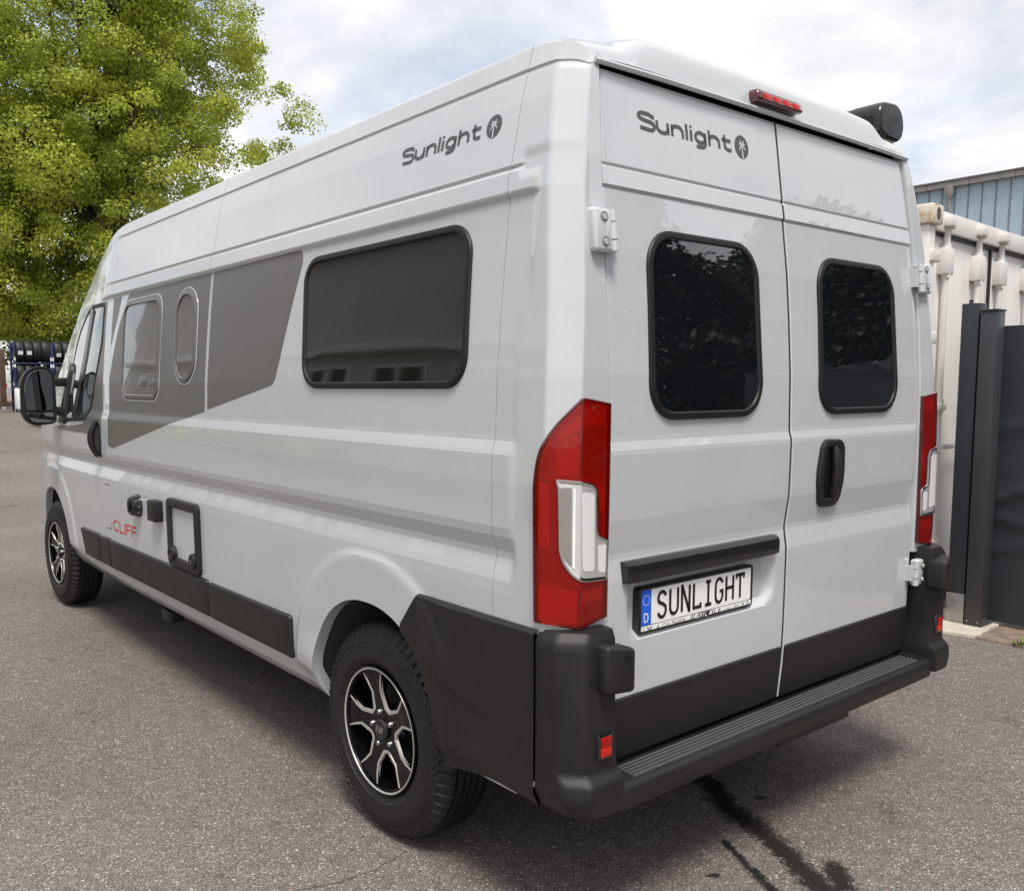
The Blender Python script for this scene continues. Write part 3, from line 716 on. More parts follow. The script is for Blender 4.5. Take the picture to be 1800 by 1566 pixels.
# dealer strip marks
def stroketext(txt, x, z, hgt, adv, w, m, h=.0113):
    SF = {'S': [[(.9, .9), (.2, 1), (.05, .75), (.9, .35), (.8, 0), (.05, .05)]], 'K': [[(.1, 0), (.1, 1)], [(.9, 1), (.1, .45), (.9, 0)]], 'O': [arc(.5, .5, .42, .46, 0, 360, 10)],
          'D': [[(.1, 0), (.1, 1), (.6, .95), (.9, .5), (.6, .05), (.1, 0)]], 'A': [[(0, 0), (.5, 1), (1, 0)], [(.2, .35), (.8, .35)]], 'E': [[(.9, 1), (.1, 1), (.1, 0), (.9, 0)], [(.1, .5), (.8, .5)]],
          'R': [[(.1, 0), (.1, 1), (.85, .95), (.85, .5), (.1, .45)], [(.45, .45), (.95, 0)]], 'T': [[(.5, 0), (.5, 1)], [(0, .95), (1, .95)]], 'L': [[(.1, 1), (.1, 0), (.8, 0)]], 'H': [[(.1, 0), (.25, 1)], [(.75, 0), (.9, 1)], [(.15, .45), (.85, .6)]],
          'C': [arc(.55, .5, .45, .46, 60, 300, 8)], 'Y': [[(0, 1), (.5, .5), (1, 1)], [(.5, .5), (.5, 0)]], 'I': [[(.5, 0), (.5, 1)]], 'F': [[(.1, 0), (.1, 1), (.9, 1)], [(.1, .5), (.8, .5)]], 'o': [arc(.5, .5, .5, .5, 0, 360, 12)], ')': [[(.0, .95), (.5, .95), (.9, .5), (.5, .05), (.0, .05)]], '4': [[(.7, 0), (.7, 1), (.1, .3), (1, .3)]], 'h': [arc(.2, .2, .2, .2, 0, 360, 8), [(.4, .6), (.6, 0), (.8, .6)]]}
    P = []
    for i, ch in enumerate(txt):
        for s in SF.get(ch, []): P.append([(x + i * adv + p[0] * adv * .78, z + p[1] * hgt) for p in s])
    V, F = strokes(P, w, pp, h); make('lettering', V, F, m, plate, smooth=False)
stroketext('o', .014, .006, .012, .011, .0012, 'steel'); stroketext(')C', .032, .007, .010, .014, .0026, 'ink'); stroketext('4', .074, .006, .012, .014, .0011, 'ink')
stroketext('oH', .100, .006, .0125, .016, .0010, 'ink'); stroketext('SKODA', .140, .0075, .0095, .0125, .0012, 'ink')
decal('dealer_badge', [(.246, .0045), (.306, .0045), (.318, .021), (.258, .021)], [-1, 1], [-1, 1], pp, .0112, 'ink', plate, smooth=False)
stroketext('ERTL', .252, .0075, .0105, .0135, .0026, 'white', .0120)
for q in [[(.222 + d, .0045), (.234 + d, .021)] for d in (0, .010)] + [[(.330 + d, .021), (.338 + d, .0045)] for d in (-.006, .004)]: V, F = strokes([q], .0035, pp, .0113); make('dealer_stripe', V, F, 'ink', plate, smooth=False)
stroketext('o', .356, .007, .010, .012, .0030, 'ink'); stroketext('hIYhI', .384, .008, .007, .0078, .0011, 'ink'); stroketext('SIY', .436, .010, .007, .0078, .0011, 'ink'); stroketext('T', .476, .007, .009, .010, .0030, 'ink'); stroketext('o', .500, .006, .011, .012, .0016, 'ink')
# rear door handle
hp = rpoly([(.165, 1.098), (.285, 1.098), (.308, 1.20), (.300, 1.322), (.168, 1.326), (.142, 1.20)], .035, 6)
hd = ring('door_handle', hp, [(0, -.008), (.001, .010), (.006, .014), (.022, .015), (.028, .010), (.032, -.004)], rear, 'plastic', doorR)
fill('handle_cup', inset(hp, .030), .002, rear, 'gloss_black', doorR, rings=3)
mb = MB(); mb.tube([rear(.243, 1.125 + .175 * t, .004 + .014 * math.sin(pi * t) ** .6) for t in np.linspace(0, 1, 12)], [.010 + .006 * math.sin(pi * t) ** .5 for t in np.linspace(0, 1, 12)], 10)
mb.build('handle_grip', 'plastic', doorR)
# hinges
def hinge(sg, z0, z1, parent, m='paint'):
    x0, x1 = .842, .908; y = yrs((z0 + z1) / 2) - .012; mb = MB()
    lean = (yrs(z1) - yrs(z0)) / (z1 - z0)
    mt = Matrix(((1, 0, 0, 0), (0, 1, lean, y - lean * (z0 + z1) / 2), (0, 0, 1, 0), (0, 0, 0, 1)))
    h = rbox('hinge', (min(sg * x0, sg * x1), -.022, z0), (max(sg * x0, sg * x1), .012, z1), .010, m, parent, seg=3, mtx=mt)
    mb.tube([mt @ Vector((sg * (x0 - .006), -.016, z)) for z in (z0 + .004, z0 + .03)], .0115, 12); mb.tube([mt @ Vector((sg * (x0 - .006), -.016, z)) for z in (z0 + .033, z1 - .035)], .0125, 12); mb.tube([mt @ Vector((sg * (x0 - .006), -.016, z)) for z in (z1 - .032, z1 - .004)], .0115, 12)
    mb.box((min(sg * .812, sg * (x0 - .002)), -.012, z0 + .022), (max(sg * .812, sg * (x0 - .002)), .012, z1 - .022), mt)
    mb.build('hinge_barrel', m, parent)
    for zz in (z0 + .024, z1 - .024):
        q = MB(); q.tube([mt @ Vector((sg * .872, -.0232, zz)), mt @ Vector((sg * .872, -.0226, zz))], .014, 16); q.build('bolt_recess_shade', 'recess_shade', parent)  # flat grey disc: the recess shading is painted, not sunk in
        q = MB(); q.tube([mt @ Vector((sg * .874, -.028, zz)), mt @ Vector((sg * .874, -.0225, zz))], .0075, 6); q.build('bolt', 'paint', parent)
hinge(-1, 1.835, 1.945, doorL); hinge(1, 1.835, 1.945, doorR); hinge(1, .745, .845, doorR)
# ------------------------------------------------------------------ tail lights
def zt(x, y): return ((x - 345) * (.000595 if x > 345 else .000435), 1.474 - (y - 70) * .000409)
SG = [-.14 + .0125 * i for i in range(24)]; ZGL = [.85 + .02 * i for i in range(34)]
OUT = rpoly([zt(*p) for p in ((512, 108), (345, 72), (180, 250), (100, 420), (78, 590), (84, 1000), (92, 1462), (345, 1500), (512, 1458))], [.004, .006, .02, .03, .02, 0, .005, .004, .004], 4)
CLR = rpoly([zt(*p) for p in ((212, 572), (345, 585), (410, 610), (430, 660), (430, 925), (500, 965), (495, 1205), (350, 1192), (280, 1120), (236, 1030), (226, 620))], [.004, .01, .01, .012, .012, .006, .004, .01, .02, .02, .01], 4)
for sg in (-1, 1):
    pm = lambda s, z, h, sg=sg: pillar_pt(s, z, h, -1) if sg < 0 else tuple(np.array(pillar_pt(s * 1.10 if s > 0 else s, z, h, -1)) * np.array([-1, 1, 1]))
    tl = decal('tail_light', OUT, SG, ZGL, pm, .002, 'lamp_back', van, label='red and clear tail light on the %s rear corner' % ('left' if sg < 0 else 'right'), sharp=28)
    ring('lamp_rim', OUT, [(0, -.004), (0, .010), (.002, .0125), (.005, .0125), (.007, .008), (.0075, .001)], pm, 'red_dark', tl)
    for nm_, pts_, hh_, mt_ in (('reflector', ((356, 130), (490, 150), (492, 240), (356, 250)), .0035, 'refl_mid'), ('reflector', ((352, 262), (490, 255), (492, 560), (440, 545), (352, 540)), .0055, 'refl_rib'),
                                ('reflector', ((205, 300), (338, 175), (338, 262), (215, 345)), .0045, 'refl_hi'), ('reflector', ((205, 362), (338, 285), (338, 545), (205, 540)), .0040, 'refl_mid'), ('reflector', ((112, 470), (195, 320), (195, 540), (108, 540)), .0035, 'refl_lo'),
                                ('reflector', ((440, 600), (492, 640), (492, 780), (444, 780)), .005, 'refl_hi'), ('reflector', ((444, 795), (492, 795), (492, 925), (446, 905)), .005, 'refl_rib'),
                                ('reflector', ((108, 585), (170, 585), (176, 980), (110, 980)), .0035, 'refl_mid'), ('reflector', ((178, 585), (206, 590), (232, 1040), (280, 1140), (335, 1225), (182, 1205)), .0045, 'refl_lo'),
                                ('reflector', ((112, 1000), (172, 1000), (172, 1190), (112, 1185)), .003, 'refl_lo'), ('reflector', ((112, 1225), (335, 1252), (335, 1462), (112, 1430)), .0035, 'refl_mid'),
                                ('reflector', ((352, 1256), (486, 1256), (486, 1335), (352, 1345)), .0065, 'refl_hi'), ('reflector', ((352, 1352), (486, 1342), (484, 1420), (352, 1462)), .0055, 'refl_rib')):
        decal(nm_, rpoly([zt(*p) for p in pts_], .005, 3), SG, ZGL, pm, hh_, mt_, tl, skirt=.0015, sharp=28)
    rl_ = decal('red_lens', inset(OUT, .004), SG, ZGL, pm, .0120, 'red_glass', tl, sharp=28)
    if sg > 0: rl_.data.flip_normals()
    for q in ([(345, 95), (345, 560)], [(100, 575), (208, 580)], [(92, 1215), (345, 1240), (505, 1238)], [(345, 1245), (345, 1490)]): V, F = strokes([[zt(*p) for p in q]], .0018, pm, .0126); make('lens_seam', V, F, 'red_dark', tl)
    ck = decal('clear_lens', CLR, SG, ZGL, pm, .0150, 'clear', tl, skirt=.010, sharp=28)
    ring('lens_bezel', CLR, [(-.004, .010), (-.003, .0165), (.002, .0168), (.006, .0152)], pm, 'chrome', tl)
    decal('reflector_bowl', rpoly([zt(*p) for p in ((238, 612), (300, 616), (302, 1105), (262, 1060), (246, 1010))], .006, 3), SG, ZGL, pm, .0156, 'chrome', tl)
    decal('reflector_bowl', rpoly([zt(*p) for p in ((436, 985), (492, 985), (488, 1165), (440, 1150))], .005, 3), SG, ZGL, pm, .0156, 'clear_rib', tl)
    decal('reflector_bowl', rpoly([zt(*p) for p in ((345, 640), (412, 660), (416, 1140), (350, 1130))], .008, 3), SG, ZGL, pm, .0156, 'clear_rib', tl)
    V, F = strokes([[zt(314, y) for y in np.linspace(620, 1110, 14)]], .005, pm, .0162); make('lens_rib', V, F, 'clear_rib', tl)
# high brake light on the roof cap
bl = MB(); n = 16
path = rrect(-.150, .095, 2.345, 2.385, .016, 5)
hm = lambda u, v, h: (u, .168 + (v - 2.345) * .35 - h, v + .004)
b1 = fill('high_brake_light', path, .022, hm, 'red_dark', van, rings=3, edge=[(0, -.03), (0, .012), (.003, .019), (.008, .022)])
for k in range(4): rbox('brake_led', (-.128 + k * .053, .148, 2.357), (-.128 + k * .053 + .038, .153, 2.372), .002, 'red_hot', b1, mtx=None)
# ------------------------------------------------------------------ rear bumper, cladding, step
CRS = [(.665, .90), (.635, .80), (.605, .715), (.575, .665), (.53, .64), (.42, .615), (.20, .575), (.10, .555)]
def bump_path(z, sg=-1):
    k = sstep(.53, .45, z); top = sstep(.86, .892, z)
    Wb = max(Wx(.2, max(z, .70)), 1.03) + .014 - .02 * top - .02 * sstep(.47, .42, z)
    yb = .030 - .024 * sstep(.535, .50, z) + .010 * top - .004 * sstep(.9, .6, z)
    xi = -.872 - .012 * sstep(.5, .6, z) + .0
    c2 = (-Wb, yb + .060 - .01 * k); c1 = (-Wb + .055 - .012 * k, yb + .002)
    P = [(-Wb + .03, .1580), (-Wb + .002, .1580), (-Wb, .1565), (-Wb, .115)]
    P += qb((-Wb, c2[1] + .012), c2, (c2[0] * .8 + c1[0] * .2, c2[1] * .8 + c1[1] * .2), 5)
    P += qb((c2[0] * .22 + c1[0] * .78, c2[1] * .22 + c1[1] * .78), c1, (c1[0] + .012, c1[1]), 5)
    P += [(c1[0] + (xi - .008 - c1[0]) * t, yb) for t in (.4, .7, .9, 1.0)]
    P += [(xi - .002, yb + .003), (xi, yb + .010), (xi + .004, .07), (xi + .010, .125)]
    return P
for sg in (-1, 1):
    zs = [.424, .428, .436, .446, .458, .47, .485, .497, .503, .510, .518, .526, .533, .538, .56, .62, .70, .78, .84, .862, .874, .882, .888]; V = []; F = []
    for z in zs:
        P = bump_path(z); n = len(P); V += [(x * -sg, y, z) for (x, y) in P]
    for j in range(len(zs) - 1):
        for i in range(n - 1): F.append((j * n + i, j * n + i + 1, (j + 1) * n + i + 1, (j + 1) * n + i))
    b = (len(zs) - 1) * n                                              # top and bottom closing faces
    V.append((.93 * sg, .11, .889)); F += [(b + i, b + i + 1, len(V) - 1) for i in range(n - 1)]
    V.append((.93 * sg, .11, .427)); F += [(i + 1, i, len(V) - 1) for i in range(n - 1)]
    bc = make('bumper_corner', V, F, 'plastic', van, sharp=40)
    # hinge cover
    c = rbox('hinge_cover', (min(sg * .865, sg * .955), -.022, .735), (max(sg * .865, sg * .955), .05, .862), .014, 'plastic', bc, seg=3)
    for v in c.data.vertices:
        if v.co.y < 0 and abs(v.co.x) > .93: v.co.y += .016
        if v.co.z > .84 and abs(v.co.x) < .89: v.co.z -= .012
    q = MB(); q.tube([(sg * .892, -.0230, .836), (sg * .892, -.0222, .836)], .0095, 14); q.build('cover_hole', 'ink', bc)
    r = rbox('reflector_frame', (min(sg * .905, sg * .958), .018, .562), (max(sg * .905, sg * .958), .04, .632), .008, 'gloss_black', bc)
    r = rbox('reflector', (min(sg * .912, sg * .950), .0145, .571), (max(sg * .912, sg * .950), .03, .596), .002, 'red_hot', bc)
    r = rbox('reflector', (min(sg * .912, sg * .950), .0145, .5965), (max(sg * .912, sg * .950), .03, .622), .002, 'red_mid', bc)
    # cladding behind the rear wheel
    ys_ = [.1595, .163] + [.17 + .015 * i for i in range(27)] + [.58, .59, .60, .61, .62, .63, .64, .65, .66, .67, .68, .69, .70, .715, .73, .745, .755]; V = []; F = []; nv = 14
    for y in ys_:
        r_ = max(0, 1 - abs((y - RA[0]) / RA[2]) ** 2.2) ** (1 / 2.2); zlo = .420 if y < .575 else RA[1] + RA[3] * r_ + .001
        if y < .575: zlo = .420 - .03 * sstep(.3, .57, y)
        zhi = .884 if y <= .67 else .884 - (y - .67) * 1.28
        zhi = max(zhi, zlo + .004); nv = 48
        for j in range(nv + 1):
            z = zlo + (zhi - zlo) * j / nv; w = max(Wx(y, max(z, .72)), 1.028)
            q_ = Vector((y, z)); best = 9; sgn_ = 1
            for (a_, b_) in zip(CRS[:-1], CRS[1:]):
                a_, b_ = Vector(a_), Vector(b_); w_ = b_ - a_; tt = max(0, min(1, (q_ - a_).dot(w_) / w_.length_squared)); dv = q_ - a_ - w_ * tt
                if dv.length < best: best = dv.length; sgn_ = 1 if (w_.x * dv.y - w_.y * dv.x) > 0 else -1
            cr = .008 * sstep(-.014, .014, best * sgn_) * sstep(.17, .40, y)                 # pressed crease
            h = .018 - cr - (.010 if j == nv else 0) - .02 * sstep(.46, .41, z)
            V.append((sg * (w + h), y, z))
    for i in range(len(ys_) - 1):
        for j in range(nv):
            a = i * (nv + 1) + j; F.append((a, a + nv + 1, a + nv + 2, a + 1))
    for j in range(nv + 1): pass
    m0 = len(V); n = len(ys_)                                           # turned-in edges
    for i in range(n):
        t = V[i * (nv + 1) + nv]; V.append((t[0] - sg * .02, t[1], t[2]))
        t = V[i * (nv + 1)]; V.append((t[0] - sg * .06, t[1], t[2]))
    for i in range(n - 1):
        F.append((i * (nv + 1) + nv, (i + 1) * (nv + 1) + nv, m0 + 2 * (i + 1), m0 + 2 * i)); F.append((i * (nv + 1), (i + 1) * (nv + 1), m0 + 2 * (i + 1) + 1, m0 + 2 * i + 1))
    make('arch_cladding', V, F, 'plastic', van, sharp=40)
# step
V = []; F = []
prof = [(.13, .476), (.060, .474), (.034, .472), (.022, .468), (.014, .458), (.012, .44), (.016, .410), (.024, .401), (.06, .397), (.13, .40)]
xs = np.linspace(-.868, .868, 30)
for x in xs:
    for (y, z) in prof: V.append((x, y + .012 * (abs(x) / .868) ** 4 * 0, z))
n = len(prof)
for i in range(len(xs) - 1):
    for j in range(n - 1): F.append((i * n + j, (i + 1) * n + j, (i + 1) * n + j + 1, i * n + j + 1))
F.append(tuple(range(n))); F.append(tuple(reversed(range((len(xs) - 1) * n, len(xs) * n))))
step = make('rear_step', V, F, 'plastic', van, sharp=40)
for k in range(5): rbox('tread_rib', (-.80, .036 + k * .0145, .470), (.80, .042 + k * .0145, .4795), .0012, 'rib', step, seg=1)
rbox('tow_cover', (-.12, .03, .378), (.30, .14, .402), .004, 'plastic', van)
# under-sill bracket and mud flap hint
rbox('jacking_bracket', (-.93, 3.02, .27), (-.86, 3.16, .33), .006, 'dark_metal', van)
mb = MB(); mb.box((-.97, .31, .375), (-.80, .60, .392)); mb.build('floor_flange', 'paint', van)
# ------------------------------------------------------------------ wheels
def lathe(prof, n, mod=None):
    """prof [(axial, r)]; axis = local X, outer face towards -X"""
    V = []; F = []
    for j, (a, r) in enumerate(prof):
        for i in range(n):
            t = 2 * pi * i / n; aa, rr = (a, r) if mod is None else mod(j, i, a, r)
            V.append((aa, rr * math.cos(t), rr * math.sin(t)))
    for j in range(len(prof) - 1):
        for i in range(n): F.append((j * n + i, j * n + (i + 1) % n, (j + 1) * n + (i + 1) % n, (j + 1) * n + i))
    return V, F
TP = [(.030, .2105), (.016, .216), (.008, .224), (.003, .238), (-.0005, .243), (-.0025, .2445), (-.003, .262), (-.0035, .285), (-.0015, .300), (-.0015, .3005), (.004, .318), (.0045, .319), (.010, .332), (.0105, .333), (.020, .347), (.030, .357), (.038, .3625), (.046, .365)]
gr = []
for a in (.058, .092, .118, .144, .178): gr += [(a - .0045, .3665), (a - .004, .358), (a + .004, .358), (a + .0045, .3665)]
TP += gr + [(.190, .365), (.206, .357), (.220, .335), (.226, .300), (.224, .26), (.212, .2165)]
sh0 = 9; NT = 60 * 5
def tmod(j, i, a, r):
    p = i % 5; lug = (i // 5)
    if 13 <= j <= 17 and p == 0: return a + .004, r - .006
    if j == 18 and p == 0: return a, r - .005
    if 9 <= j <= 10 and (i % 4 < 2): return a - .0035, r
    if 11 <= j <= 12 and (i % 4 >= 2): return a - .003, r
    if 19 < j < len(TP) - 6 and TP[j][1] > .362 and p == (2 + j // 4) % 5: return a, r - .0025
    return a, r
tV, tF = lathe(TP, NT, tmod)
tyre_me = bpy.data.meshes.new('tyre'); tyre_me.from_pydata(tV, [], tF); tyre_me.materials.append(MT['tyre']); tyre_me.polygons.foreach_set('use_smooth', [True] * len(tF)); tyre_me.set_sharp_from_angle(angle=math.radians(32)); tyre_me.update()
rV, rF = lathe([(.010, .2165), (.003, .2175), (.001, .214), (.004, .2085), (.012, .206), (.030, .201), (.06, .196), (.16, .190), (.21, .205)], 72)
def face_disc():
    bm = bmesh.new(); R = .2065; loops = []
    outer = [bm.verts.new((0, R * math.cos(2 * pi * i / 90), R * math.sin(2 * pi * i / 90))) for i in range(90)]; loops.append(outer)
    for k in range(5):
        t0 = math.radians(68 + 72 * k); pts = [(.080, .0085), (.121, .0495), (.152, .058), (.187, .063)]
        pts = pts + [(math.sqrt(.1985 ** 2 - w * w), w) for w in (.055, .02, -.02, -.055)] + [(p[0], -p[1]) for p in reversed(pts)]
        loops.append([bm.verts.new((0, -(p[0] * math.cos(t0) - p[1] * math.sin(t0)), p[0] * math.sin(t0) + p[1] * math.cos(t0))) for p in pts])
    ed = []
    for L in loops: ed += [bm.edges.new((L[i], L[(i + 1) % len(L)])) for i in range(len(L))]
    bmesh.ops.triangle_fill(bm, use_beauty=True, use_dissolve=False, edges=ed)
    g = bmesh.ops.extrude_face_region(bm, geom=list(bm.faces)); vs = [e for e in g['geom'] if isinstance(e, bmesh.types.BMVert)]
    top = set(vs)
    for v in bm.verts:
        r = math.hypot(v.co.y, v.co.z); dish = .012 + .016 * (1 - min(1, r / .2)) * 0 + (.010 if r < .09 else .0)
        v.co.x = (.013 + .012 * sstep(.2, .08, r)) if v in top else .040
    bmesh.ops.recalc_face_normals(bm, faces=list(bm.faces))
    return bm
bmf = face_disc(); wheel_me = bpy.data.meshes.new('wheel'); bmf.to_mesh(wheel_me); bmf.free(); wheel_me.materials.append(MT['rim_black'])
def mesh_only(name, V, F, m, sharp=35):
    me = bpy.data.meshes.new(name); me.from_pydata(V, [], F); me.materials.append(MT[m]); me.polygons.foreach_set('use_smooth', [True] * len(F)); me.set_sharp_from_angle(angle=math.radians(sharp)); me.update(); return me
rim_me = mesh_only('rim', rV, rF, 'rim_black')
lV, lF = lathe([(.0025, .2125), (.0008, .2118), (.0018, .2075), (.0040, .2062)], 72); lip_me = mesh_only('rim_lip', lV, lF, 'alloy')
accent = []
for k in range(5):
    t0 = math.radians(68 + 72 * k); P = [(.186, .068), (.150, .0625), (.1175, .0535), (.0755, .011), (.0755, -.011), (.1175, -.0535), (.150, -.0625), (.186, -.068)]
    W_ = [.004, .007, .0085, .011, .011, .0085, .007, .004]; V = []; F = []
    for i, (r_, w_) in enumerate(P):
        pr = P[max(0, i - 1)]; nx_ = P[min(len(P) - 1, i + 1)]; d = Vector((nx_[0] - pr[0], nx_[1] - pr[1])).normalized(); nn = Vector((-d.y, d.x))
        for o, hh in ((-W_[i] / 2 - .002, .006), (-W_[i] / 2, -.0018), (W_[i] / 2, -.0018), (W_[i] / 2 + .002, .006)):
            a, b = r_ + nn.x * o, w_ + nn.y * o; rad = math.hypot(a, b)
            V.append((.013 + .012 * sstep(.2, .08, rad) + hh, -(a * math.cos(t0) - b * math.sin(t0)), a * math.sin(t0) + b * math.cos(t0)))
    for i in range(len(P) - 1):
        for j in range(3): F.append((i * 4 + j, i * 4 + j + 1, (i + 1) * 4 + j + 1, (i + 1) * 4 + j))
    accent.append(mesh_only('machined_edge', V, F, 'alloy', 30))
cV, cF = lathe([(.03, .036), (.016, .036), (.012, .033), (.011, .026), (.012, .025), (.012, .0005)], 28); cap_me = mesh_only('hub_cap', cV, cF, 'plastic_s')
def fiat(u, v, h): return (.0112 - h, -u, v)
FI = {'F': [[(.1, 0), (.1, .95), (.8, .95)], [(.1, .5), (.7, .5)]], 'I': [[(.4, 0), (.4, 1)]], 'A': [[(0, 0), (.4, 1), (.8, 0)], [(.15, .35), (.65, .35)]], 'T': [[(.4, 0), (.4, .95)], [(0, .95), (.8, .95)]]}
Pq = []
for i, ch in enumerate('FIAT'):
    for s in FI[ch]: Pq.append([(-.021 + i * .0105 + p[0] * .0105, -.010 + p[1] * .020) for p in s])
fV, fF = strokes(Pq, .0024, fiat, .0008); fiat_me = mesh_only('lettering', fV, fF, 'alloy')
bV, bF = lathe([(.03, .010), (.008, .010), (.004, .008), (.004, .0005)], 10); bolt_me = mesh_only('lug_bolt', bV, bF, 'steel')
dV, dF = lathe([(.075, .06), (.07, .062), (.07, .142), (.09, .142)], 40); disc_me = mesh_only('brake_disc', dV, dF, 'dark_metal')
def put(name, me, parent, loc=(0, 0, 0)):
    o = bpy.data.objects.new(name, me); o.location = loc; return link(o, parent)
for (x, y, rz) in ((-1.004, .96, 0), (-.992, 4.995, math.radians(0)), (1.004, .96, pi), (.992, 4.995, pi)):
    w = put('wheel', wheel_me, van, (x, y, .360)); w.rotation_euler = (0.35 if y > 3 else 0, 0, rz); w.scale = (1, .985, .985)
    put('tyre', tyre_me, w); put('rim', rim_me, w); put('rim_lip', lip_me, w)
    for a in accent: put('machined_edge', a, w)
    put('hub_cap', cap_me, w); put('lettering', fiat_me, w); put('brake_disc', disc_me, w)
    for k in range(5):
        t = math.radians(68 + 36 + 72 * k); put('lug_bolt', bolt_me, w, (.010, -.059 * math.cos(t), .059 * math.sin(t)))
# wheel housings
for A in (RA, FA):
    for sg in (-1, 1):
        V = []; F = []; n = 28
        for i in range(n + 1):
            t = pi * i / n - .0; c, s_ = math.cos(t), math.sin(t)
            yy = A[0] + (A[2] + .02) * math.copysign(abs(c) ** .9, c); zz = A[1] + (A[3] + .015) * abs(s_) ** .9
            xo_ = min(1.0, Wx(yy, max(.4, zz)) - .02); V += [(sg * xo_, yy, zz), (sg * .70, yy, zz)]
        for i in range(n): F.append((2 * i, 2 * i + 1, 2 * i + 3, 2 * i + 2))
        b = len(V); V.append((sg * .70, A[0], A[1])); F += [(2 * i + 1, 2 * i + 3, b) for i in range(n)]
        make('wheel_housing', V, F, 'liner', van)
# ------------------------------------------------------------------ wing mirrors
for sg in (-1, 1):
    mh = empty('wing_mirror', (0, 0, 0), parent=van) if False else None
    V = []; F = []; secs = []
    face = rpoly([(1.052, 1.262), (1.215, 1.255), (1.262, 1.34), (1.262, 1.52), (1.215, 1.622), (1.10, 1.628), (1.052, 1.585)], [.03, .06, .05, .05, .08, .06, .03], 5)
    c = np.mean(np.array(face), 0); n = len(face)
    for (y, s) in ((4.585, .95), (4.580, .985), (4.588, 1.0), (4.64, 1.0), (4.70, .93), (4.735, .75), (4.75, .45)):
        V += [(sg * (c[0] + (p[0] - c[0]) * s), y, c[1] + (p[1] - c[1]) * s) for p in face]
    for j in range(6):
        for i in range(n): F.append((j * n + i, j * n + (i + 1) % n, (j + 1) * n + (i + 1) % n, (j + 1) * n + i))
    F.append(tuple(6 * n + i for i in range(n))); F.append(tuple(i for i in range(n)))
    hs = make('wing_mirror', V, F, 'plastic', van, sharp=45)
    mm = lambda u, v, h: (sg * u, 4.583 - h + (u - 1.16) * -.10, v)
    fill('mirror_glass', rpoly([(1.072, 1.352), (1.232, 1.352), (1.248, 1.50), (1.205, 1.602), (1.10, 1.606), (1.070, 1.57)], [.01, .02, .05, .06, .05, .02], 5), .012, mm, 'mirror', hs, rings=3, edge=[(0, -.01), (0, .010), (.002, .012)])
    fill('mirror_glass', rpoly([(1.072, 1.278), (1.205, 1.274), (1.235, 1.338), (1.072, 1.338)], [.015, .03, .01, .01], 4), .012, mm, 'mirror', hs, rings=3, edge=[(0, -.01), (0, .010), (.002, .012)])
    rbox('mirror_indicator', (min(sg * 1.255, sg * 1.278), 4.60, 1.36), (max(sg * 1.255, sg * 1.278), 4.68, 1.49), .008, 'white', hs)
    for zz in (1.345, 1.53):
        rbox('mirror_arm', (min(sg * .96, sg * 1.07), 4.60, zz - .028), (max(sg * .96, sg * 1.07), 4.68, zz + .028), .012, 'plastic', hs)
# ------------------------------------------------------------------ awning on the right roof edge
aw = empty('awning_case', (0, 0, 0), label='black folded awning case along the right edge of the van roof', cat='awning')
sec = rpoly([(.875, 2.470), (.93, 2.446), (1.045, 2.444), (1.072, 2.49), (1.062, 2.55), (1.015, 2.588), (.90, 2.580), (.868, 2.54)], [.01, .02, .03, .03, .04, .04, .03, .02], 5)
def prism(name, secs, m, parent):
    V = []; F = []; n = len(secs[0][1])
    for (y, s) in secs: V += [(p[0], y, p[1]) for p in s]
    for j in range(len(secs) - 1):
        for i in range(n): F.append((j * n + i, (j * n + (i + 1) % n), (j + 1) * n + (i + 1) % n, (j + 1) * n + i))
    F.append(tuple(range(n))); F.append(tuple(reversed(range((len(secs) - 1) * n, len(secs) * n))))
    return make(name, V, F, m, parent, sharp=40)
sc = lambda k: [(.97 + (p[0] - .97) * k, 2.516 + (p[1] - 2.516) * k) for p in sec]
prism('awning_tube', [(.42, sc(.97)), (3.9, sc(.97))], 'plastic_s', aw)
prism('awning_end_cap', [(.300, sc(.86)), (.303, sc(.93)), (.312, sc(.98)), (.33, sc(1.0)), (.42, sc(1.0)), (.423, sc(.96))], 'plastic_s', aw)
mb = MB(); mb.box((.80, .55, 2.40), (.90, .63, 2.53)); mb.box((.80, 2.4, 2.40), (.90, 2.5, 2.53)); mb.build('awning_bracket', 'plastic', aw)

# ------------------------------------------------------------------ ground
def gz(y): return 0.75 * sstep(6, 28, y) if y > 6 else 0.0
def ramp(t, fac, stops):
    r = N(t, 'ShaderNodeValToRGB'); e = r.color_ramp.elements
    e[0].position, e[0].color = stops[0][0], (*stops[0][1], 1); e[1].position, e[1].color = stops[-1][0], (*stops[-1][1], 1)
    for p, c in stops[1:-1]: q = e.new(p); q.color = (*c, 1)
    t.links.new(fac, r.inputs[0]); return r
m = bpy.data.materials.new('asphalt'); m.use_nodes = True; MT['asphalt'] = m; t = m.node_tree; b = t.nodes['Principled BSDF']
o = N(t, 'ShaderNodeTexCoord')
v1 = N(t, 'ShaderNodeTexVoronoi', feature='F1', inp={'Scale': 210.0, 'Randomness': 1.0}); t.links.new(o.outputs['Object'], v1.inputs['Vector'])
v2 = N(t, 'ShaderNodeTexVoronoi', feature='F1', inp={'Scale': 62.0, 'Randomness': 1.0}); t.links.new(o.outputs['Object'], v2.inputs['Vector'])
s1 = N(t, 'ShaderNodeSeparateColor'); t.links.new(v1.outputs['Color'], s1.inputs[0])
s2 = N(t, 'ShaderNodeSeparateColor'); t.links.new(v2.outputs['Color'], s2.inputs[0])
r1 = ramp(t, s1.outputs[0], [(0.0, (.122, .103, .092)), (.45, (.196, .170, .153)), (.80, (.240, .210, .191)), (.95, (.31, .277, .253)), (1.0, (.70, .66, .61))])
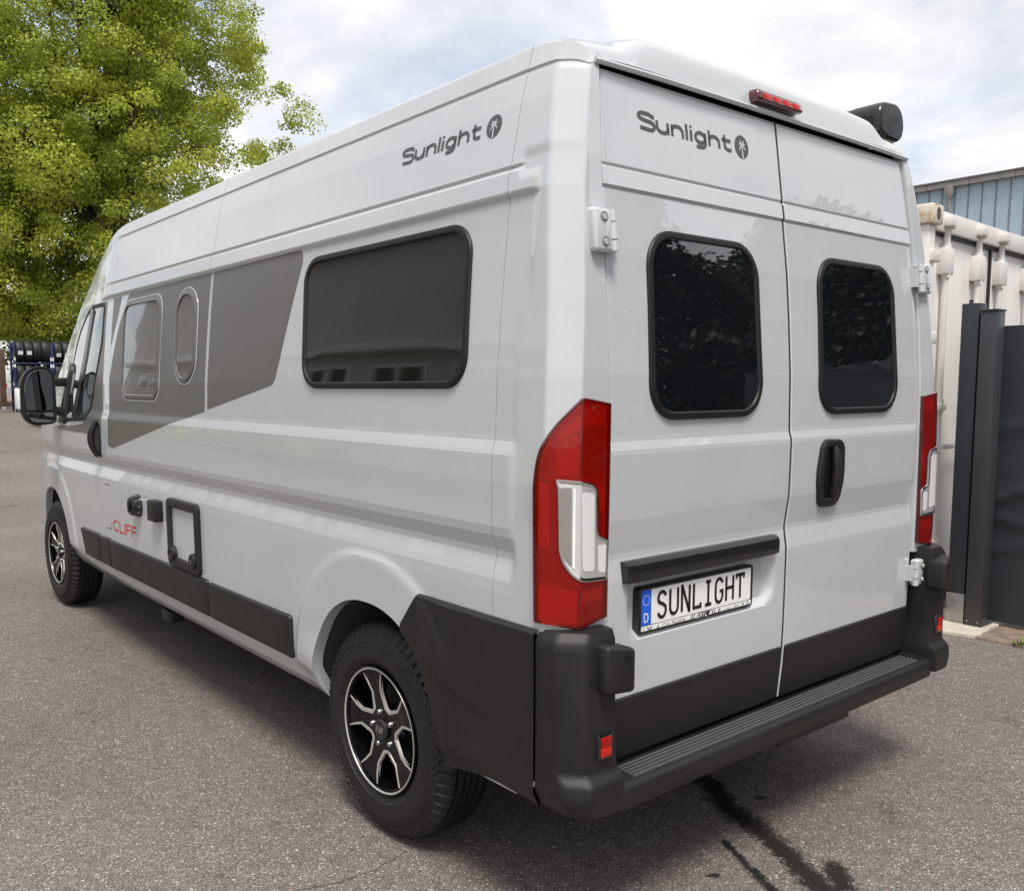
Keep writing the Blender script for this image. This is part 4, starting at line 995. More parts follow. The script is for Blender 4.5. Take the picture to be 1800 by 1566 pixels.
n1 = N(t, 'ShaderNodeTexNoise', inp={'Scale': 0.55, 'Detail': 7.0, 'Roughness': .62}); t.links.new(o.outputs['Object'], n1.inputs[0])
rr = N(t, 'ShaderNodeMapRange', inp={'From Min': .3, 'From Max': .7, 'To Min': .78, 'To Max': 1.18}); t.links.new(n1.outputs[0], rr.inputs[0])
n3 = N(t, 'ShaderNodeTexNoise', inp={'Scale': 18.0, 'Detail': 5.0, 'Roughness': .7}); t.links.new(o.outputs['Object'], n3.inputs[0])
r3 = N(t, 'ShaderNodeMapRange', inp={'From Min': .3, 'From Max': .7, 'To Min': .80, 'To Max': 1.2}); t.links.new(n3.outputs[0], r3.inputs[0])
n5 = N(t, 'ShaderNodeTexNoise', inp={'Scale': 3.1, 'Detail': 3.0, 'Roughness': .5, 'Distortion': .6}); t.links.new(o.outputs['Object'], n5.inputs[0]); r5 = N(t, 'ShaderNodeMapRange', inp={'From Min': .66, 'From Max': .76, 'To Min': 1.0, 'To Max': .72}); t.links.new(n5.outputs[0], r5.inputs[0])
m5 = N(t, 'ShaderNodeMath', operation='MULTIPLY'); t.links.new(rr.outputs[0], m5.inputs[0]); t.links.new(r5.outputs[0], m5.inputs[1])
mm_ = N(t, 'ShaderNodeMath', operation='MULTIPLY'); t.links.new(m5.outputs[0], mm_.inputs[0]); t.links.new(r3.outputs[0], mm_.inputs[1])
dk = N(t, 'ShaderNodeMapRange', inp={'From Min': 0.3, 'From Max': .8, 'To Min': 1.0, 'To Max': .5}); t.links.new(v1.outputs['Distance'], dk.inputs[0])
m2 = N(t, 'ShaderNodeMath', operation='MULTIPLY'); t.links.new(mm_.outputs[0], m2.inputs[0]); t.links.new(dk.outputs[0], m2.inputs[1])
sc_ = N(t, 'ShaderNodeVectorMath', operation='SCALE'); t.links.new(r1.outputs[0], sc_.inputs[0]); t.links.new(m2.outputs[0], sc_.inputs['Scale'])
br = N(t, 'ShaderNodeMath', operation='GREATER_THAN'); t.links.new(s2.outputs[1], br.inputs[0]); br.inputs[1].default_value = .985
d2 = N(t, 'ShaderNodeMath', operation='LESS_THAN'); t.links.new(v2.outputs['Distance'], d2.inputs[0]); d2.inputs[1].default_value = .30
mb_ = N(t, 'ShaderNodeMath', operation='MULTIPLY'); t.links.new(br.outputs[0], mb_.inputs[0]); t.links.new(d2.outputs[0], mb_.inputs[1])
mixc = N(t, 'ShaderNodeMix', data_type='RGBA'); t.links.new(mb_.outputs[0], mixc.inputs[0]); t.links.new(sc_.outputs[0], mixc.inputs[6]); mixc.inputs[7].default_value = (.45, .42, .38, 1)
t.links.new(mixc.outputs[2], b.inputs['Base Color']); b.inputs['Roughness'].default_value = .78
bp = N(t, 'ShaderNodeBump', inp={'Strength': .6, 'Distance': .004}); bp.invert = True; t.links.new(v1.outputs['Distance'], bp.inputs['Height']); t.links.new(bp.outputs[0], b.inputs['Normal'])
xs = [-400, -60, -12, -6, 0, 6, 12, 60, 400]; ys = [-400, -60, -8, 0] + list(np.linspace(6, 28, 16)) + [40, 80, 400]; V = []; F = []
for y in ys:
    for x in xs: V.append((x, y, gz(y)))
n = len(xs)
for i in range(len(ys) - 1):
    for j in range(n - 1): F.append((i * n + j, i * n + j + 1, (i + 1) * n + j + 1, (i + 1) * n + j))
make('asphalt_ground', V, F, 'asphalt', kind='structure', label='grey speckled asphalt of the yard')
# wet streak behind the bumper
m = bpy.data.materials.new('wet'); m.use_nodes = True; MT['wet'] = m; t = m.node_tree; b = t.nodes['Principled BSDF']
b.inputs['Base Color'].default_value = (.016, .015, .014, 1); b.inputs['Roughness'].default_value = .38
at = N(t, 'ShaderNodeAttribute', attribute_name='wetness'); o = N(t, 'ShaderNodeTexCoord')
na = N(t, 'ShaderNodeTexNoise', inp={'Scale': 34.0, 'Detail': 8.0, 'Roughness': .82}); t.links.new(o.outputs['Object'], na.inputs[0])
nb = N(t, 'ShaderNodeTexNoise', inp={'Scale': 190.0, 'Detail': 2.0}); t.links.new(o.outputs['Object'], nb.inputs[0])
mz = N(t, 'ShaderNodeMath', operation='MULTIPLY_ADD'); t.links.new(na.outputs[0], mz.inputs[0]); mz.inputs[1].default_value = 1.25; mz.inputs[2].default_value = -.45
my = N(t, 'ShaderNodeMath', operation='MULTIPLY_ADD'); t.links.new(nb.outputs[0], my.inputs[0]); my.inputs[1].default_value = .65; t.links.new(mz.outputs[0], my.inputs[2])
ad = N(t, 'ShaderNodeMath', operation='ADD'); t.links.new(at.outputs['Fac'], ad.inputs[0]); t.links.new(my.outputs[0], ad.inputs[1])
mr = N(t, 'ShaderNodeMapRange', inp={'From Min': .94, 'From Max': 1.16, 'To Min': 0.0, 'To Max': .80}); t.links.new(ad.outputs[0], mr.inputs[0])
tr = N(t, 'ShaderNodeBsdfTransparent'); ms = N(t, 'ShaderNodeMixShader'); t.links.new(mr.outputs[0], ms.inputs[0]); t.links.new(tr.outputs[0], ms.inputs[1]); t.links.new(b.outputs[0], ms.inputs[2])
t.links.new(ms.outputs[0], t.nodes['Material Output'].inputs[0])
segs = [((.20, .54), (.20, .50), .045), ((.20, .50), (.08, .34), .045), ((.08, .34), (.03, .19), .05), ((.03, .19), (-.04, .04), .042), ((-.04, .04), (-.12, -.10), .042), ((-.12, -.10), (-.22, -.30), .05),
        ((-.13, .21), (-.21, .06), .013), ((-.21, .06), (-.26, -.05), .018), ((.0, -.10), (-.08, -.17), .035), ((.235, .32), (.25, .31), .014), ((-.34, .11), (-.33, .10), .014)]
V = []; F = []; att = []; nx_, ny_ = 90, 110
for j in range(ny_ + 1):
    for i in range(nx_ + 1):
        x, y = -.55 + 1.05 * i / nx_, -.45 + 1.15 * j / ny_; V.append((x, y, .003)); best = 9
        for (p, q, r_) in segs:
            p, q = Vector(p), Vector(q); w_ = q - p; tt = max(0, min(1, (Vector((x, y)) - p).dot(w_) / max(1e-6, w_.length_squared))); d = (Vector((x, y)) - p - w_ * tt).length / r_; best = min(best, d)
        att.append(max(0, .82 - .30 * best))
for j in range(ny_):
    for i in range(nx_): a = j * (nx_ + 1) + i; F.append((a, a + 1, a + nx_ + 2, a + nx_ + 1))
st = make('wet_streak', V, F, 'wet', label='dark wet streak on the asphalt behind the bumper', cat='stain')
A_ = st.data.attributes.new('wetness', 'FLOAT', 'POINT'); A_.data.foreach_set('value', att)

# ------------------------------------------------------------------ concrete pad, pavers, weeds by the gate
MT['concrete'] = mat('concrete', (.50, .455, .38), .85, bump=.5, bscale=35, var=.22, vscale=9)
MT['paver'] = mat('paver', (.225, .165, .125), .9, bump=.6, bscale=80, var=.35, vscale=14)
MT['anthracite'] = mat('anthracite', (.043, .044, .048), .42, var=.12, vscale=3)
MT['anthracite_d'] = mat('anthracite_d', (.026, .030, .037), .45, var=.12, vscale=3)
MT['galv'] = mat('galv', (.42, .42, .41), .42, metal=.85, var=.25, vscale=22, bump=.1, bscale=40)
pts = [(3.02, .86), (3.05, .74), (3.10, .69), (3.26, .715), (3.46, .72), (3.6, .72), (3.6, 1.9), (3.05, 1.9), (3.0, 1.2)]
P = []
for i in range(len(pts)):
    a, b_ = Vector(pts[i]), Vector(pts[(i + 1) % len(pts)]); k = max(1, int((b_ - a).length / .03))
    for j in range(k):
        q = a + (b_ - a) * j / k; P.append((q.x + random.uniform(-.007, .007), q.y + random.uniform(-.007, .007)))
fill('concrete_footing', P, .022, lambda u, v, h: (u, v, h), 'concrete', rings=6, edge=[(0, -.01), (.004, .016), (.012, .022)], kind='structure', label='pale concrete footing under the gate posts')
pv = MB(); pav = empty('paver_strip', (3.2, 0, 0), kind='structure', label='two rows of brown pavers along the foot of the gate')
for r_ in range(2):
    for k in range(9):
        y1_ = .705 - k * .215 - (-.004 if r_ else 0); y0_ = y1_ - .205; x0 = 3.055 + r_ * .215 + random.uniform(-.004, .004)
        pass
        o_ = rbox('paver', (x0 - 3.2, y0_ + random.uniform(0, .005), -.05), (x0 + .205 - 3.2, y1_, .014 + random.uniform(-.003, .004)), .006, 'paver', pav, seg=2)
MT['weed'] = mat('weed', (.13, .20, .035), .6, var=.3, vscale=30)
mb = MB()
for k in range(34):
    a = random.uniform(0, 2 * pi); L = random.uniform(.03, .085); w_ = random.uniform(.003, .007); c = Vector((3.075 + random.uniform(-.02, .02), .46 + random.uniform(-.03, .04), .01)); d = Vector((math.cos(a), math.sin(a), random.uniform(.35, 1.1))).normalized(); s_ = Vector((-math.sin(a), math.cos(a), 0)) * w_
    p1 = c + d * L * .6; p2 = c + d * L + Vector((0, 0, -.012)); i = len(mb.v); mb.v += [tuple(c - s_ * .5), tuple(c + s_ * .5), tuple(p1 + s_), tuple(p1 - s_), tuple(p2)]; mb.f += [(i, i + 1, i + 2, i + 3), (i + 3, i + 2, i + 4)]
mb.build('weed_tuft', 'weed', smooth=False, label='small green weed growing between the pavers', cat='weed')
# ------------------------------------------------------------------ gate posts and covered gate
gp = empty('gate_post', (3.32, .91, 0), label='dark anthracite square post on a galvanised foot, nearest the van', cat='post')
rbox('post_shaft', (-.055, -.05, .20), (.055, .05, 1.985), .004, 'anthracite_d', gp)
ft = rbox('galvanised_foot', (-.058, -.053, .024), (.058, .053, .205), .003, 'galv', gp)
for zz in (.05, .17): q = MB(); q.tube([(-.0585, 0, zz), (-.064, 0, zz)], .009, 6); q.build('bolt', 'galv', gp)
q = MB(); q.tube([(.0, .02, 1.985), (.0, .02, 2.01)], .012, 10); q.build('top_stud', 'anthracite_d', gp)
g2_ = empty('gate_frame_post', (3.31, .80, 0), label='wider grey steel gate post between the footed post and the dark tarpaulin', cat='post')
rbox('post_shaft', (-.06, -.046, .024), (.055, .046, 1.93), .004, 'anthracite', g2_); rbox('post_cap', (-.066, -.05, 1.931), (.062, .05, 1.943), .002, 'anthracite', g2_)
rbox('base_plate', (-.06, -.05, .018), (.115, .05, .030), .002, 'anthracite', g2_); rbox('rail', (.057, -.030, .05), (.098, .034, 1.80), .004, 'anthracite_d', g2_)
for (xx, yy) in ((-.066, -.03), (-.066, .03)): q = MB(); q.tube([(xx + .008, yy, .05), (xx, yy, .05)], .006, 6); q.build('rivet', 'galv', g2_)
tp = empty('gate_tarpaulin', (3.43, .86, 0), label='dark blue-grey tarpaulin stretched over the gate beside the pavers', cat='tarpaulin')
MT['tarp'] = mat('tarp', (.034, .037, .044), .42, bump=.08, bscale=25)
V = []; F = []; nu, nv = 90, 70
for i in range(nu + 1):
    y = -.02 - 3.2 * i / nu
    for j in range(nv + 1):
        z = .035 + (1.85 - .035) * j / nv; u = -y
        wob = .006 * math.sin(3.1 * u + 1.2 * z) + .004 * math.sin(9 * z - 2 * u)
        for (u0, z0, sl, amp, wd) in ((.06, .785, .49, .026, .028), (.12, .70, -.25, .012, .05), (.1, .50, .22, .010, .05), (.5, 1.35, .25, .012, .08)):
            d = (z - z0 - sl * (u - u0)) / wd; wob += amp * math.exp(-d * d) * (1 if d < 0 else .35) * sstep(-.02, .10, u)
        V.append((-wob, y, z))
for i in range(nu):
    for j in range(nv): a = i * (nv + 1) + j; F.append((a, a + 1, a + nv + 2, a + nv + 1))
make('tarpaulin_sheet', V, F, 'tarp', tp, sharp=None); mb = MB(); mb.box((.02, -3.2, .05), (.05, -.02, .09)); mb.box((.02, -3.2, 1.79), (.05, -.02, 1.83)); mb.box((.02, -1.6, .09), (.05, -1.56, 1.74)); mb.build('gate_frame', 'anthracite_d', tp)
# ------------------------------------------------------------------ shipping container
m = mat('container', (.70, .66, .61), .5, bump=.12, bscale=14); MT['container'] = m; t = m.node_tree; b = t.nodes['Principled BSDF']; o = N(t, 'ShaderNodeTexCoord')
mpn = N(t, 'ShaderNodeMapping'); mpn.inputs['Scale'].default_value = (1, 1, .22); t.links.new(o.outputs['Object'], mpn.inputs[0])
nn_ = N(t, 'ShaderNodeTexNoise', inp={'Scale': 7.0, 'Detail': 8.0, 'Roughness': .65}); t.links.new(mpn.outputs[0], nn_.inputs[0])
rc = ramp(t, nn_.outputs[0], [(.28, (.52, .47, .42)), (.42, (.72, .69, .66)), (.7, (.78, .76, .73))]); t.links.new(rc.outputs[0], b.inputs['Base Color'])
m = mat('rusty', (.66, .58, .47), .7, bump=.3, bscale=50); MT['rusty'] = m; t = m.node_tree; b = t.nodes['Principled BSDF']; o = N(t, 'ShaderNodeTexCoord')
nn_ = N(t, 'ShaderNodeTexNoise', inp={'Scale': 16.0, 'Detail': 8.0, 'Roughness': .7}); t.links.new(o.outputs['Object'], nn_.inputs[0])
rc = ramp(t, nn_.outputs[0], [(.30, (.28, .13, .05)), (.40, (.55, .38, .2)), (.50, (.68, .62, .53)), (.7, (.70, .66, .58))]); t.links.new(rc.outputs[0], b.inputs['Base Color'])
ct = empty('shipping_container', (3.10, 1.08, 0), math.radians(3.2), label='weathered white shipping container with locking rods behind the gate', cat='container')
Wc, Lc, Z0, Z1 = 2.44, 6.06, .14, 2.59
for (x, y) in ((0, 0), (Wc - .162, 0), (0, Lc - .178), (Wc - .162, Lc - .178)):
    for z in (Z0, Z1 - .118):
        c_ = rbox('corner_casting', (x, y, z), (x + .162, y + .178, z + .118), .012, 'rusty', ct, seg=2)
        if y == 0 and z > 1:
            p = rpoly([(x + .052, z + .022), (x + .11, z + .022), (x + .11, z + .098), (x + .052, z + .098)], .029, 6); make('casting_hole', [(q[0], -.0012, q[1]) for q in p], [tuple(range(len(p)))], 'ink', ct, smooth=False)
for x in (.025, Wc - .125): rbox('corner_post', (x, .03, Z0 + .118), (x + .10, .13, Z1 - .118), .006, 'container', ct)
rbox('top_rail', (.162, .045, Z1 - .135), (Wc - .162, .12, Z1 - .012), .006, 'container', ct); rbox('bottom_rail', (.162, .045, Z0), (Wc - .162, .12, Z0 + .13), .006, 'container', ct)
for k in range(2):
    x0 = .13 + k * 1.095; d_ = rbox('container_door', (x0, .085, Z0 + .14), (x0 + 1.085, .12, Z1 - .145), .01, 'container', ct)
    q = MB(); q.box((x0 - .012, .070, Z0 + .135), (x0 + .012, .084, Z1 - .14)); q.box((x0, .070, Z1 - .158), (x0 + 1.085, .084, Z1 - .143)); q.build('seal_gap_strip', 'rubber', d_)
    for hz in (.55, 1.15, 1.75, 2.25): rbox('door_hinge', (.05 if k == 0 else Wc - .17, .015, hz), (.19 if k == 0 else Wc - .03, .05, hz + .075), .008, 'container', d_)
for x in (.37, .93, 1.36, 1.95):
    q = MB(); q.tube([(x, .052, Z0 + .06), (x, .052, Z1 - .07)], .0205, 12); rod = q.build('locking_rod', 'container', ct)
    for zz in (Z0 + .30, 1.33, Z1 - .40): rbox('rod_bracket', (x - .062, .022, zz), (x + .062, .088, zz + .17 if zz > 2 else zz + .05), .014, 'container', rod, seg=2); q = MB(); q.tube([(x, .052, zz - .018), (x, .052, zz + (.19 if zz > 2 else .07))], .029, 12); q.build('rod_collar', 'container', rod)
    rbox('rod_cam', (x - .03, .015, Z1 - .115), (x + .04, .075, Z1 - .06), .006, 'rusty', rod); rbox('cam_keeper', (x - .085, .0, Z1 - .105), (x - .005, .05, Z1 - .045), .006, 'container', rod)
    rbox('rod_handle', (x - .02, .005, 1.08), (x + .42, .022, 1.115), .005, 'container', rod) if x in (.37, 1.36) else None
V = []; F = []; n = 60                                                    # corrugated flanks, roof, back
for x_ in (0.045, Wc - .045):
    b0 = len(V)
    for i in range(n * 4 + 1):
        k = i % 4; y = .178 + (Lc - .36) * i / (n * 4); off = .036 if k in (1, 2) else 0; s_ = 1 if x_ < 1 else -1
        V += [(x_ + s_ * off, y, Z0 + .14), (x_ + s_ * off, y, Z1 - .06)]
    for i in range(n * 4): F.append((b0 + 2 * i, b0 + 2 * i + 2, b0 + 2 * i + 3, b0 + 2 * i + 1))
make('corrugated_wall', V, F, 'container', ct, smooth=False)
mb = MB(); mb.box((.02, .12, Z1 - .03), (Wc - .02, Lc, Z1 - .015)); mb.box((.03, Lc - .1, Z0 + .1), (Wc - .03, Lc - .05, Z1 - .05)); mb.box((.03, .13, Z0 + .01), (Wc - .03, Lc, Z0 + .13)); mb.box((.0, .178, Z1 - .075), (.06, Lc - .178, Z1 - .012)); mb.box((.0, .178, Z0), (.06, Lc - .178, Z0 + .15)); mb.build('container_shell', 'container', ct)
# support blocks
for (x, y) in ((0, 0), (Wc - .2, 0), (0, Lc - .2), (Wc - .2, Lc - .2)): rbox('support_block', (x, y + .02, 0), (x + .2, y + .2, Z0 - .004), .006, 'under', ct)
# ------------------------------------------------------------------ industrial hall
MT['sheet'] = mat('sheet', (.40, .50, .58), .5, var=.10, vscale=.8)
MT['sheet_joint'] = mat('sheet_joint', (.17, .21, .27), .6, var=.5, vscale=3)
MT['gutter'] = mat('gutter', (.30, .29, .27), .6, var=.2, vscale=2)
MT['roofing'] = mat('roofing', (.13, .12, .115), .8)
XB_, YB0, YB1, ZE = 45.0, 2.0, 34.0, 11.45
hall = empty('industrial_hall', (XB_, 0, 0), label='blue-grey sheet-metal hall with roof gutter behind the container', cat='building')
pitch = .62; k = int((YB1 - YB0) / pitch)
sv = []; sf = []; nr = 7
for i in range(nr * 4 + 1):
    y = pitch * .985 * i / (nr * 4); off = (.0, .0, -.022, -.022)[i % 4]; sv += [(off, y, 2.0), (off, y, ZE - .25)]
sf = [(2 * i, 2 * i + 2, 2 * i + 3, 2 * i + 1) for i in range(nr * 4)]
sheet_me = bpy.data.meshes.new('cladding_sheet'); sheet_me.from_pydata(sv, [], sf); sheet_me.materials.append(MT['sheet'])
jv = MB(); jv.box((-.05, -.035, 2.0), (-.012, .035, ZE - .25)); joint_me = bpy.data.meshes.new('sheet_joint'); joint_me.from_pydata(jv.v, [], jv.f); joint_me.materials.append(MT['sheet_joint'])
for i in range(k):
    y = YB0 + i * pitch; put('cladding_sheet', sheet_me, hall, (0, y, 0)); put('sheet_joint', joint_me, hall, (0, y, 0))
mb = MB(); mb.box((.05, YB0, 0), (22, YB1, ZE - .3)); mb.build('hall_body', 'sheet', hall)
gm = MB()
gseg = bpy.data.meshes.new('gutter_length'); g0 = MB(); g0.box((-.34, .015, ZE - .30), (.0, 1.985, ZE - .05)); gseg.from_pydata(g0.v, [], g0.f); gseg.materials.append(MT['gutter'])
gj = bpy.data.meshes.new('gutter_joint'); g0 = MB(); g0.box((-.35, -.02, ZE - .31), (.0, .02, ZE - .04)); gj.from_pydata(g0.v, [], g0.f); gj.materials.append(MT['roofing'])
for i in range(int((YB1 - YB0) / 1.0)):
    pass
for i in range(int((YB1 - YB0) / 2.0)): put('gutter_length', gseg, hall, (0, YB0 + 2 * i, 0)); put('gutter_joint', gj, hall, (0, YB0 + 2 * i, 0))
mb = MB(); mb.box((-.42, YB0, ZE - .045), (3, YB1, ZE + .02)); i = len(mb.v); mb.v += [(-.42, YB0, ZE + .03), (-.42, YB1, ZE + .03), (11, YB1, ZE + 1.9), (11, YB0, ZE + 1.9)]; mb.f.append((i, i + 1, i + 2, i + 3)); mb.build('hall_roof', 'roofing', hall)
mb = MB(); mb.tube([(-.2, 18.95, ZE - .26), (-.2, 18.95, ZE - .55), (-.2, 18.95, ZE - .85)], [.26, .24, .10], 12); mb.tube([(-.2, 18.95, ZE - .85), (-.1, 18.95, ZE - 1.2), (-.1, 18.95, 2)], .09, 10); mb.build('rain_hopper', 'gutter', hall)

# ------------------------------------------------------------------ trees
def leaf_mat(name, c1, c2):
    m = bpy.data.materials.new(name); m.use_nodes = True; t = m.node_tree; b = t.nodes['Principled BSDF']
    at = N(t, 'ShaderNodeAttribute', attribute_name='tint'); r = ramp(t, at.outputs['Fac'], [(0, c1), (1, c2)])
    t.links.new(r.outputs[0], b.inputs['Base Color']); b.inputs['Roughness'].default_value = .5
    tl_ = N(t, 'ShaderNodeBsdfTranslucent'); t.links.new(r.outputs[0], tl_.inputs[0])
    mx_ = N(t, 'ShaderNodeMixShader'); mx_.inputs[0].default_value = .42; t.links.new(b.outputs[0], mx_.inputs[1]); t.links.new(tl_.outputs[0], mx_.inputs[2])
    t.links.new(mx_.outputs[0], t.nodes['Material Output'].inputs[0]); MT[name] = m; return m
leaf_mat('leaf_spring', (.16, .225, .022), (.58, .64, .085)); leaf_mat('leaf_dark', (.015, .030, .012), (.045, .075, .025))
MT['bark'] = mat('bark', (.052, .042, .034), .9, bump=.6, bscale=12, var=.3, vscale=5)
def leaves(name, C_, S_, droop, n_per, size, m, parent, seedv=1):
    """C_: clump centres, S_: clump radii; leaves are small folded kites spread through each clump"""
    g = np.random.default_rng(seedv); k = len(C_); N_ = k * n_per
    c = np.repeat(C_, n_per, 0); s = np.repeat(S_, n_per)
    d = g.normal(size=(N_, 3)); d /= np.linalg.norm(d, axis=1)[:, None]; rad = g.random(N_) ** .45
    off = d * (rad * s)[:, None]; off[:, 2] *= .62; off[:, 2] -= droop * (off[:, 0] ** 2 + off[:, 1] ** 2) / s
    p = c + off
    nrm = d * .6 + g.normal(size=(N_, 3)) * .55 + np.array([0, 0, .75]); nrm /= np.linalg.norm(nrm, axis=1)[:, None]
    a = g.normal(size=(N_, 3)); a -= nrm * (a * nrm).sum(1)[:, None]; a /= np.linalg.norm(a, axis=1)[:, None]; a[:, 2] -= .35; a /= np.linalg.norm(a, axis=1)[:, None]
    bb = np.cross(nrm, a); L = size * g.uniform(.6, 1.35, N_)
    v = np.empty((N_, 4, 3)); v[:, 0] = p - a * (L * .5)[:, None]; v[:, 2] = p + a * (L * .5)[:, None] - nrm * (L * .12)[:, None]
    v[:, 1] = p + bb * (L * .42)[:, None] + nrm * (L * .10)[:, None]; v[:, 3] = p - bb * (L * .42)[:, None] + nrm * (L * .10)[:, None]
    me = bpy.data.meshes.new(name); me.vertices.add(N_ * 4); me.vertices.foreach_set('co', v.reshape(-1))
    idx = np.arange(N_)[:, None] * 4 + np.array([0, 1, 2, 0, 2, 3])[None]; me.loops.add(N_ * 6); me.loops.foreach_set('vertex_index', idx.reshape(-1).astype(np.int32))
    me.polygons.add(N_ * 2); me.polygons.foreach_set('loop_start', (np.arange(N_ * 2) * 3).astype(np.int32)); me.polygons.foreach_set('loop_total', np.full(N_ * 2, 3, np.int32))
    me.update(); me.materials.append(MT[m])
    tint = np.repeat(g.random(k), n_per) * .55 + g.random(N_) * .45; A = me.attributes.new('tint', 'FLOAT', 'POINT'); A.data.foreach_set('value', np.repeat(np.clip(tint, 0, 1), 4).astype(np.float32))
    o = bpy.data.objects.new(name, me); link(o, parent); o['kind'] = 'stuff'; return o
def broadleaf(loc, h, rx, trunk_r, z_fork, clumps, n_per, size, csize, label, m='leaf_spring', seedv=1, zlow=2.5, group=None, squash=1.0):
    g = random.Random(seedv); root = empty('broadleaf_tree', loc, label=label, cat='tree', group=group)
    tr = MB(); tr.tube([(0, 0, -.2), (.05, 0, z_fork * .5), (0, .05, z_fork)], [trunk_r * 1.25, trunk_r, trunk_r * .85], 10); trunk = tr.build('trunk', 'bark', root)
    br_ = MB(); tips = []
    def crown_r(z):
        t = (z - zlow) / (h - zlow); return rx * max(.05, math.sin(pi * min(1, max(0, t * .86 + .16))) ** .65)
    nl = 11
    for k in range(nl):
        a = 2 * pi * k / nl + g.uniform(-.25, .25); up = g.uniform(.5, 1.0) if k % 3 else 1.05
        zt_ = z_fork + (h - z_fork) * up * .93; rt = crown_r(zt_) * (.25 + .65 * g.random()) if up < 1 else g.uniform(0, .25) * rx
        P0 = Vector((0, 0, z_fork - g.uniform(0, 1.2))); P2 = Vector((math.cos(a) * rt, math.sin(a) * rt, zt_)); P1 = Vector((math.cos(a) * rt * .65, math.sin(a) * rt * .65, P0.z + (zt_ - P0.z) * .38))
        pts = [P0 * (1 - t) ** 2 + P1 * 2 * t * (1 - t) + P2 * t * t + Vector((g.uniform(-.1, .1), g.uniform(-.1, .1), 0)) * (1 if 0 < t < 1 else 0) for t in [j / 9 for j in range(10)]]
        br_.tube(pts, [trunk_r * .55 * (1 - .9 * j / 9) + .015 for j in range(10)], 6); tips += [pts[j] for j in range(3, 10)]
        for q in range(9):
            j = g.randint(2, 8); s0 = pts[j]; aa = a + g.uniform(-1.5, 1.5); L = g.uniform(1.2, 3.2) * rx / 7; e = s0 + Vector((math.cos(aa) * L, math.sin(aa) * L, g.uniform(.2, 1.6)))
            mid = (s0 + e) / 2 + Vector((g.uniform(-.2, .2), g.uniform(-.2, .2), g.uniform(.0, .35))); br_.tube([s0, mid, e], [.05, .032, .012], 5); tips += [mid, e]
    br_.build('branches', 'bark', root)
    tipa = np.array([tuple(t) for t in tips]); C_ = []; gg = np.random.default_rng(seedv + 5)
    while len(C_) < clumps:
        z = gg.uniform(zlow, h); a = gg.uniform(0, 2 * pi); r_ = crown_r(z) * (1 + .07 * math.sin(3 * a + z * .9) + .06 * math.sin(7 * a - 1.7 * z)) * (gg.random() ** .42)
        p = np.array([math.cos(a) * r_, math.sin(a) * r_ * squash, z])
        if gg.random() < .62: C_.append(p)
        else:
            q = tipa[gg.integers(len(tipa))] + gg.normal(size=3) * .55
            if math.hypot(q[0], q[1]) < crown_r(q[2]) * 1.06: C_.append(q)
    C_ = np.array(C_); S_ = gg.uniform(.5, 1.15, len(C_)) * csize
    tw = MB()                                                         # twigs from nearest limb towards the clumps
    for i in gg.choice(len(C_), min(260, len(C_)), replace=False):
        d = np.linalg.norm(tipa - C_[i], axis=1); s0 = tipa[d.argmin()]
        if d.min() < 3.0: tw.tube([tuple(s0), tuple((s0 + C_[i]) / 2 + np.array([0, 0, -.12])), tuple(C_[i])], [.022, .015, .008], 4, cap=False)
    tw.build('twigs', 'bark', root, kind='stuff')
    leaves('crown', C_, S_, .35, n_per, size, m, root, seedv)
    return root
broadleaf((8.9, 34.5, .75), 20.5, 7.2, .42, 6.8, 1500, 215, .105, .82, 'tall maple with fresh yellow-green leaves behind the van roof', seedv=3, zlow=2.6)
broadleaf((2.6, 37.5, .75), 18.5, 5.6, .34, 5.0, 700, 160, .12, .82, 'second yellow-green tree at the left edge behind the tyre rack', seedv=11, zlow=2.2)
broadleaf((7.0, 40.5, .75), 9.5, 4.6, .22, 2.5, 300, 130, .13, .8, 'lower leafy tree between the two tall trees behind the tyre rack', seedv=21, zlow=1.2)
broadleaf((13.0, 41.5, .75), 8.5, 4.6, .22, 2.5, 260, 120, .13, .8, 'shaded leafy tree half hidden behind the van roof', seedv=23, zlow=1.2)
# ------------------------------------------------------------------ tyre racks on the far side of the yard
MT['rack_blue'] = mat('rack_blue', (.010, .022, .085), .45)
MT['wood'] = mat('wood', (.085, .047, .030), .85, var=.4, vscale=9, bump=.5, bscale=30)
MT['tape'] = mat('tape', (.75, .76, .78), .5); MT['shed'] = mat('shed', (.30, .28, .26), .8)
st_me = mesh_only('tyre_body', *lathe([(.03, .20), (0, .21), (-.002, .26), (.008, .30), (.03, .325), (.06, .330), (.066, .325), (.072, .330), (.11, .332), (.114, .326), (.12, .332), (.165, .330), (.205, .322), (.228, .30), (.236, .26), (.232, .21), (.2, .20)], 40), 'tyre', 40)
YR = 27.0; z0 = gz(YR)
def rack(x0, name_label):
    r_ = empty('tyre_rack', (x0, YR, z0), label=name_label, cat='rack', group='blue tyre racks across the yard')
    for x in (0, 1.0):
        for y in (0, .45): rbox('rack_post', (x - .028, y - .025, 0), (x + .028, y + .025, 2.03), .004, 'rack_blue', r_)
        for zz in (.62, 1.30, 1.50): rbox('reflective_tape', (x - .022, -.0275, zz), (x + .022, -.0255, zz + .10), 0, 'tape', r_)
    for zz in (.12, .72, 1.40):
        for y in (0, .45): rbox('rack_beam', (.03, y - .02, zz), (.97, y + .02, zz + .05), .003, 'rack_blue', r_)
    return r_
rack(3.50, 'left blue steel tyre rack across the yard beside the wooden post'); rack(4.56, 'right blue steel tyre rack across the yard, partly behind the wing mirror')
rack(5.62, 'blue steel tyre rack mostly hidden behind the cab of the van')
first = True
lv = {1.45: 'top', .77: 'middle', .17: 'bottom'}
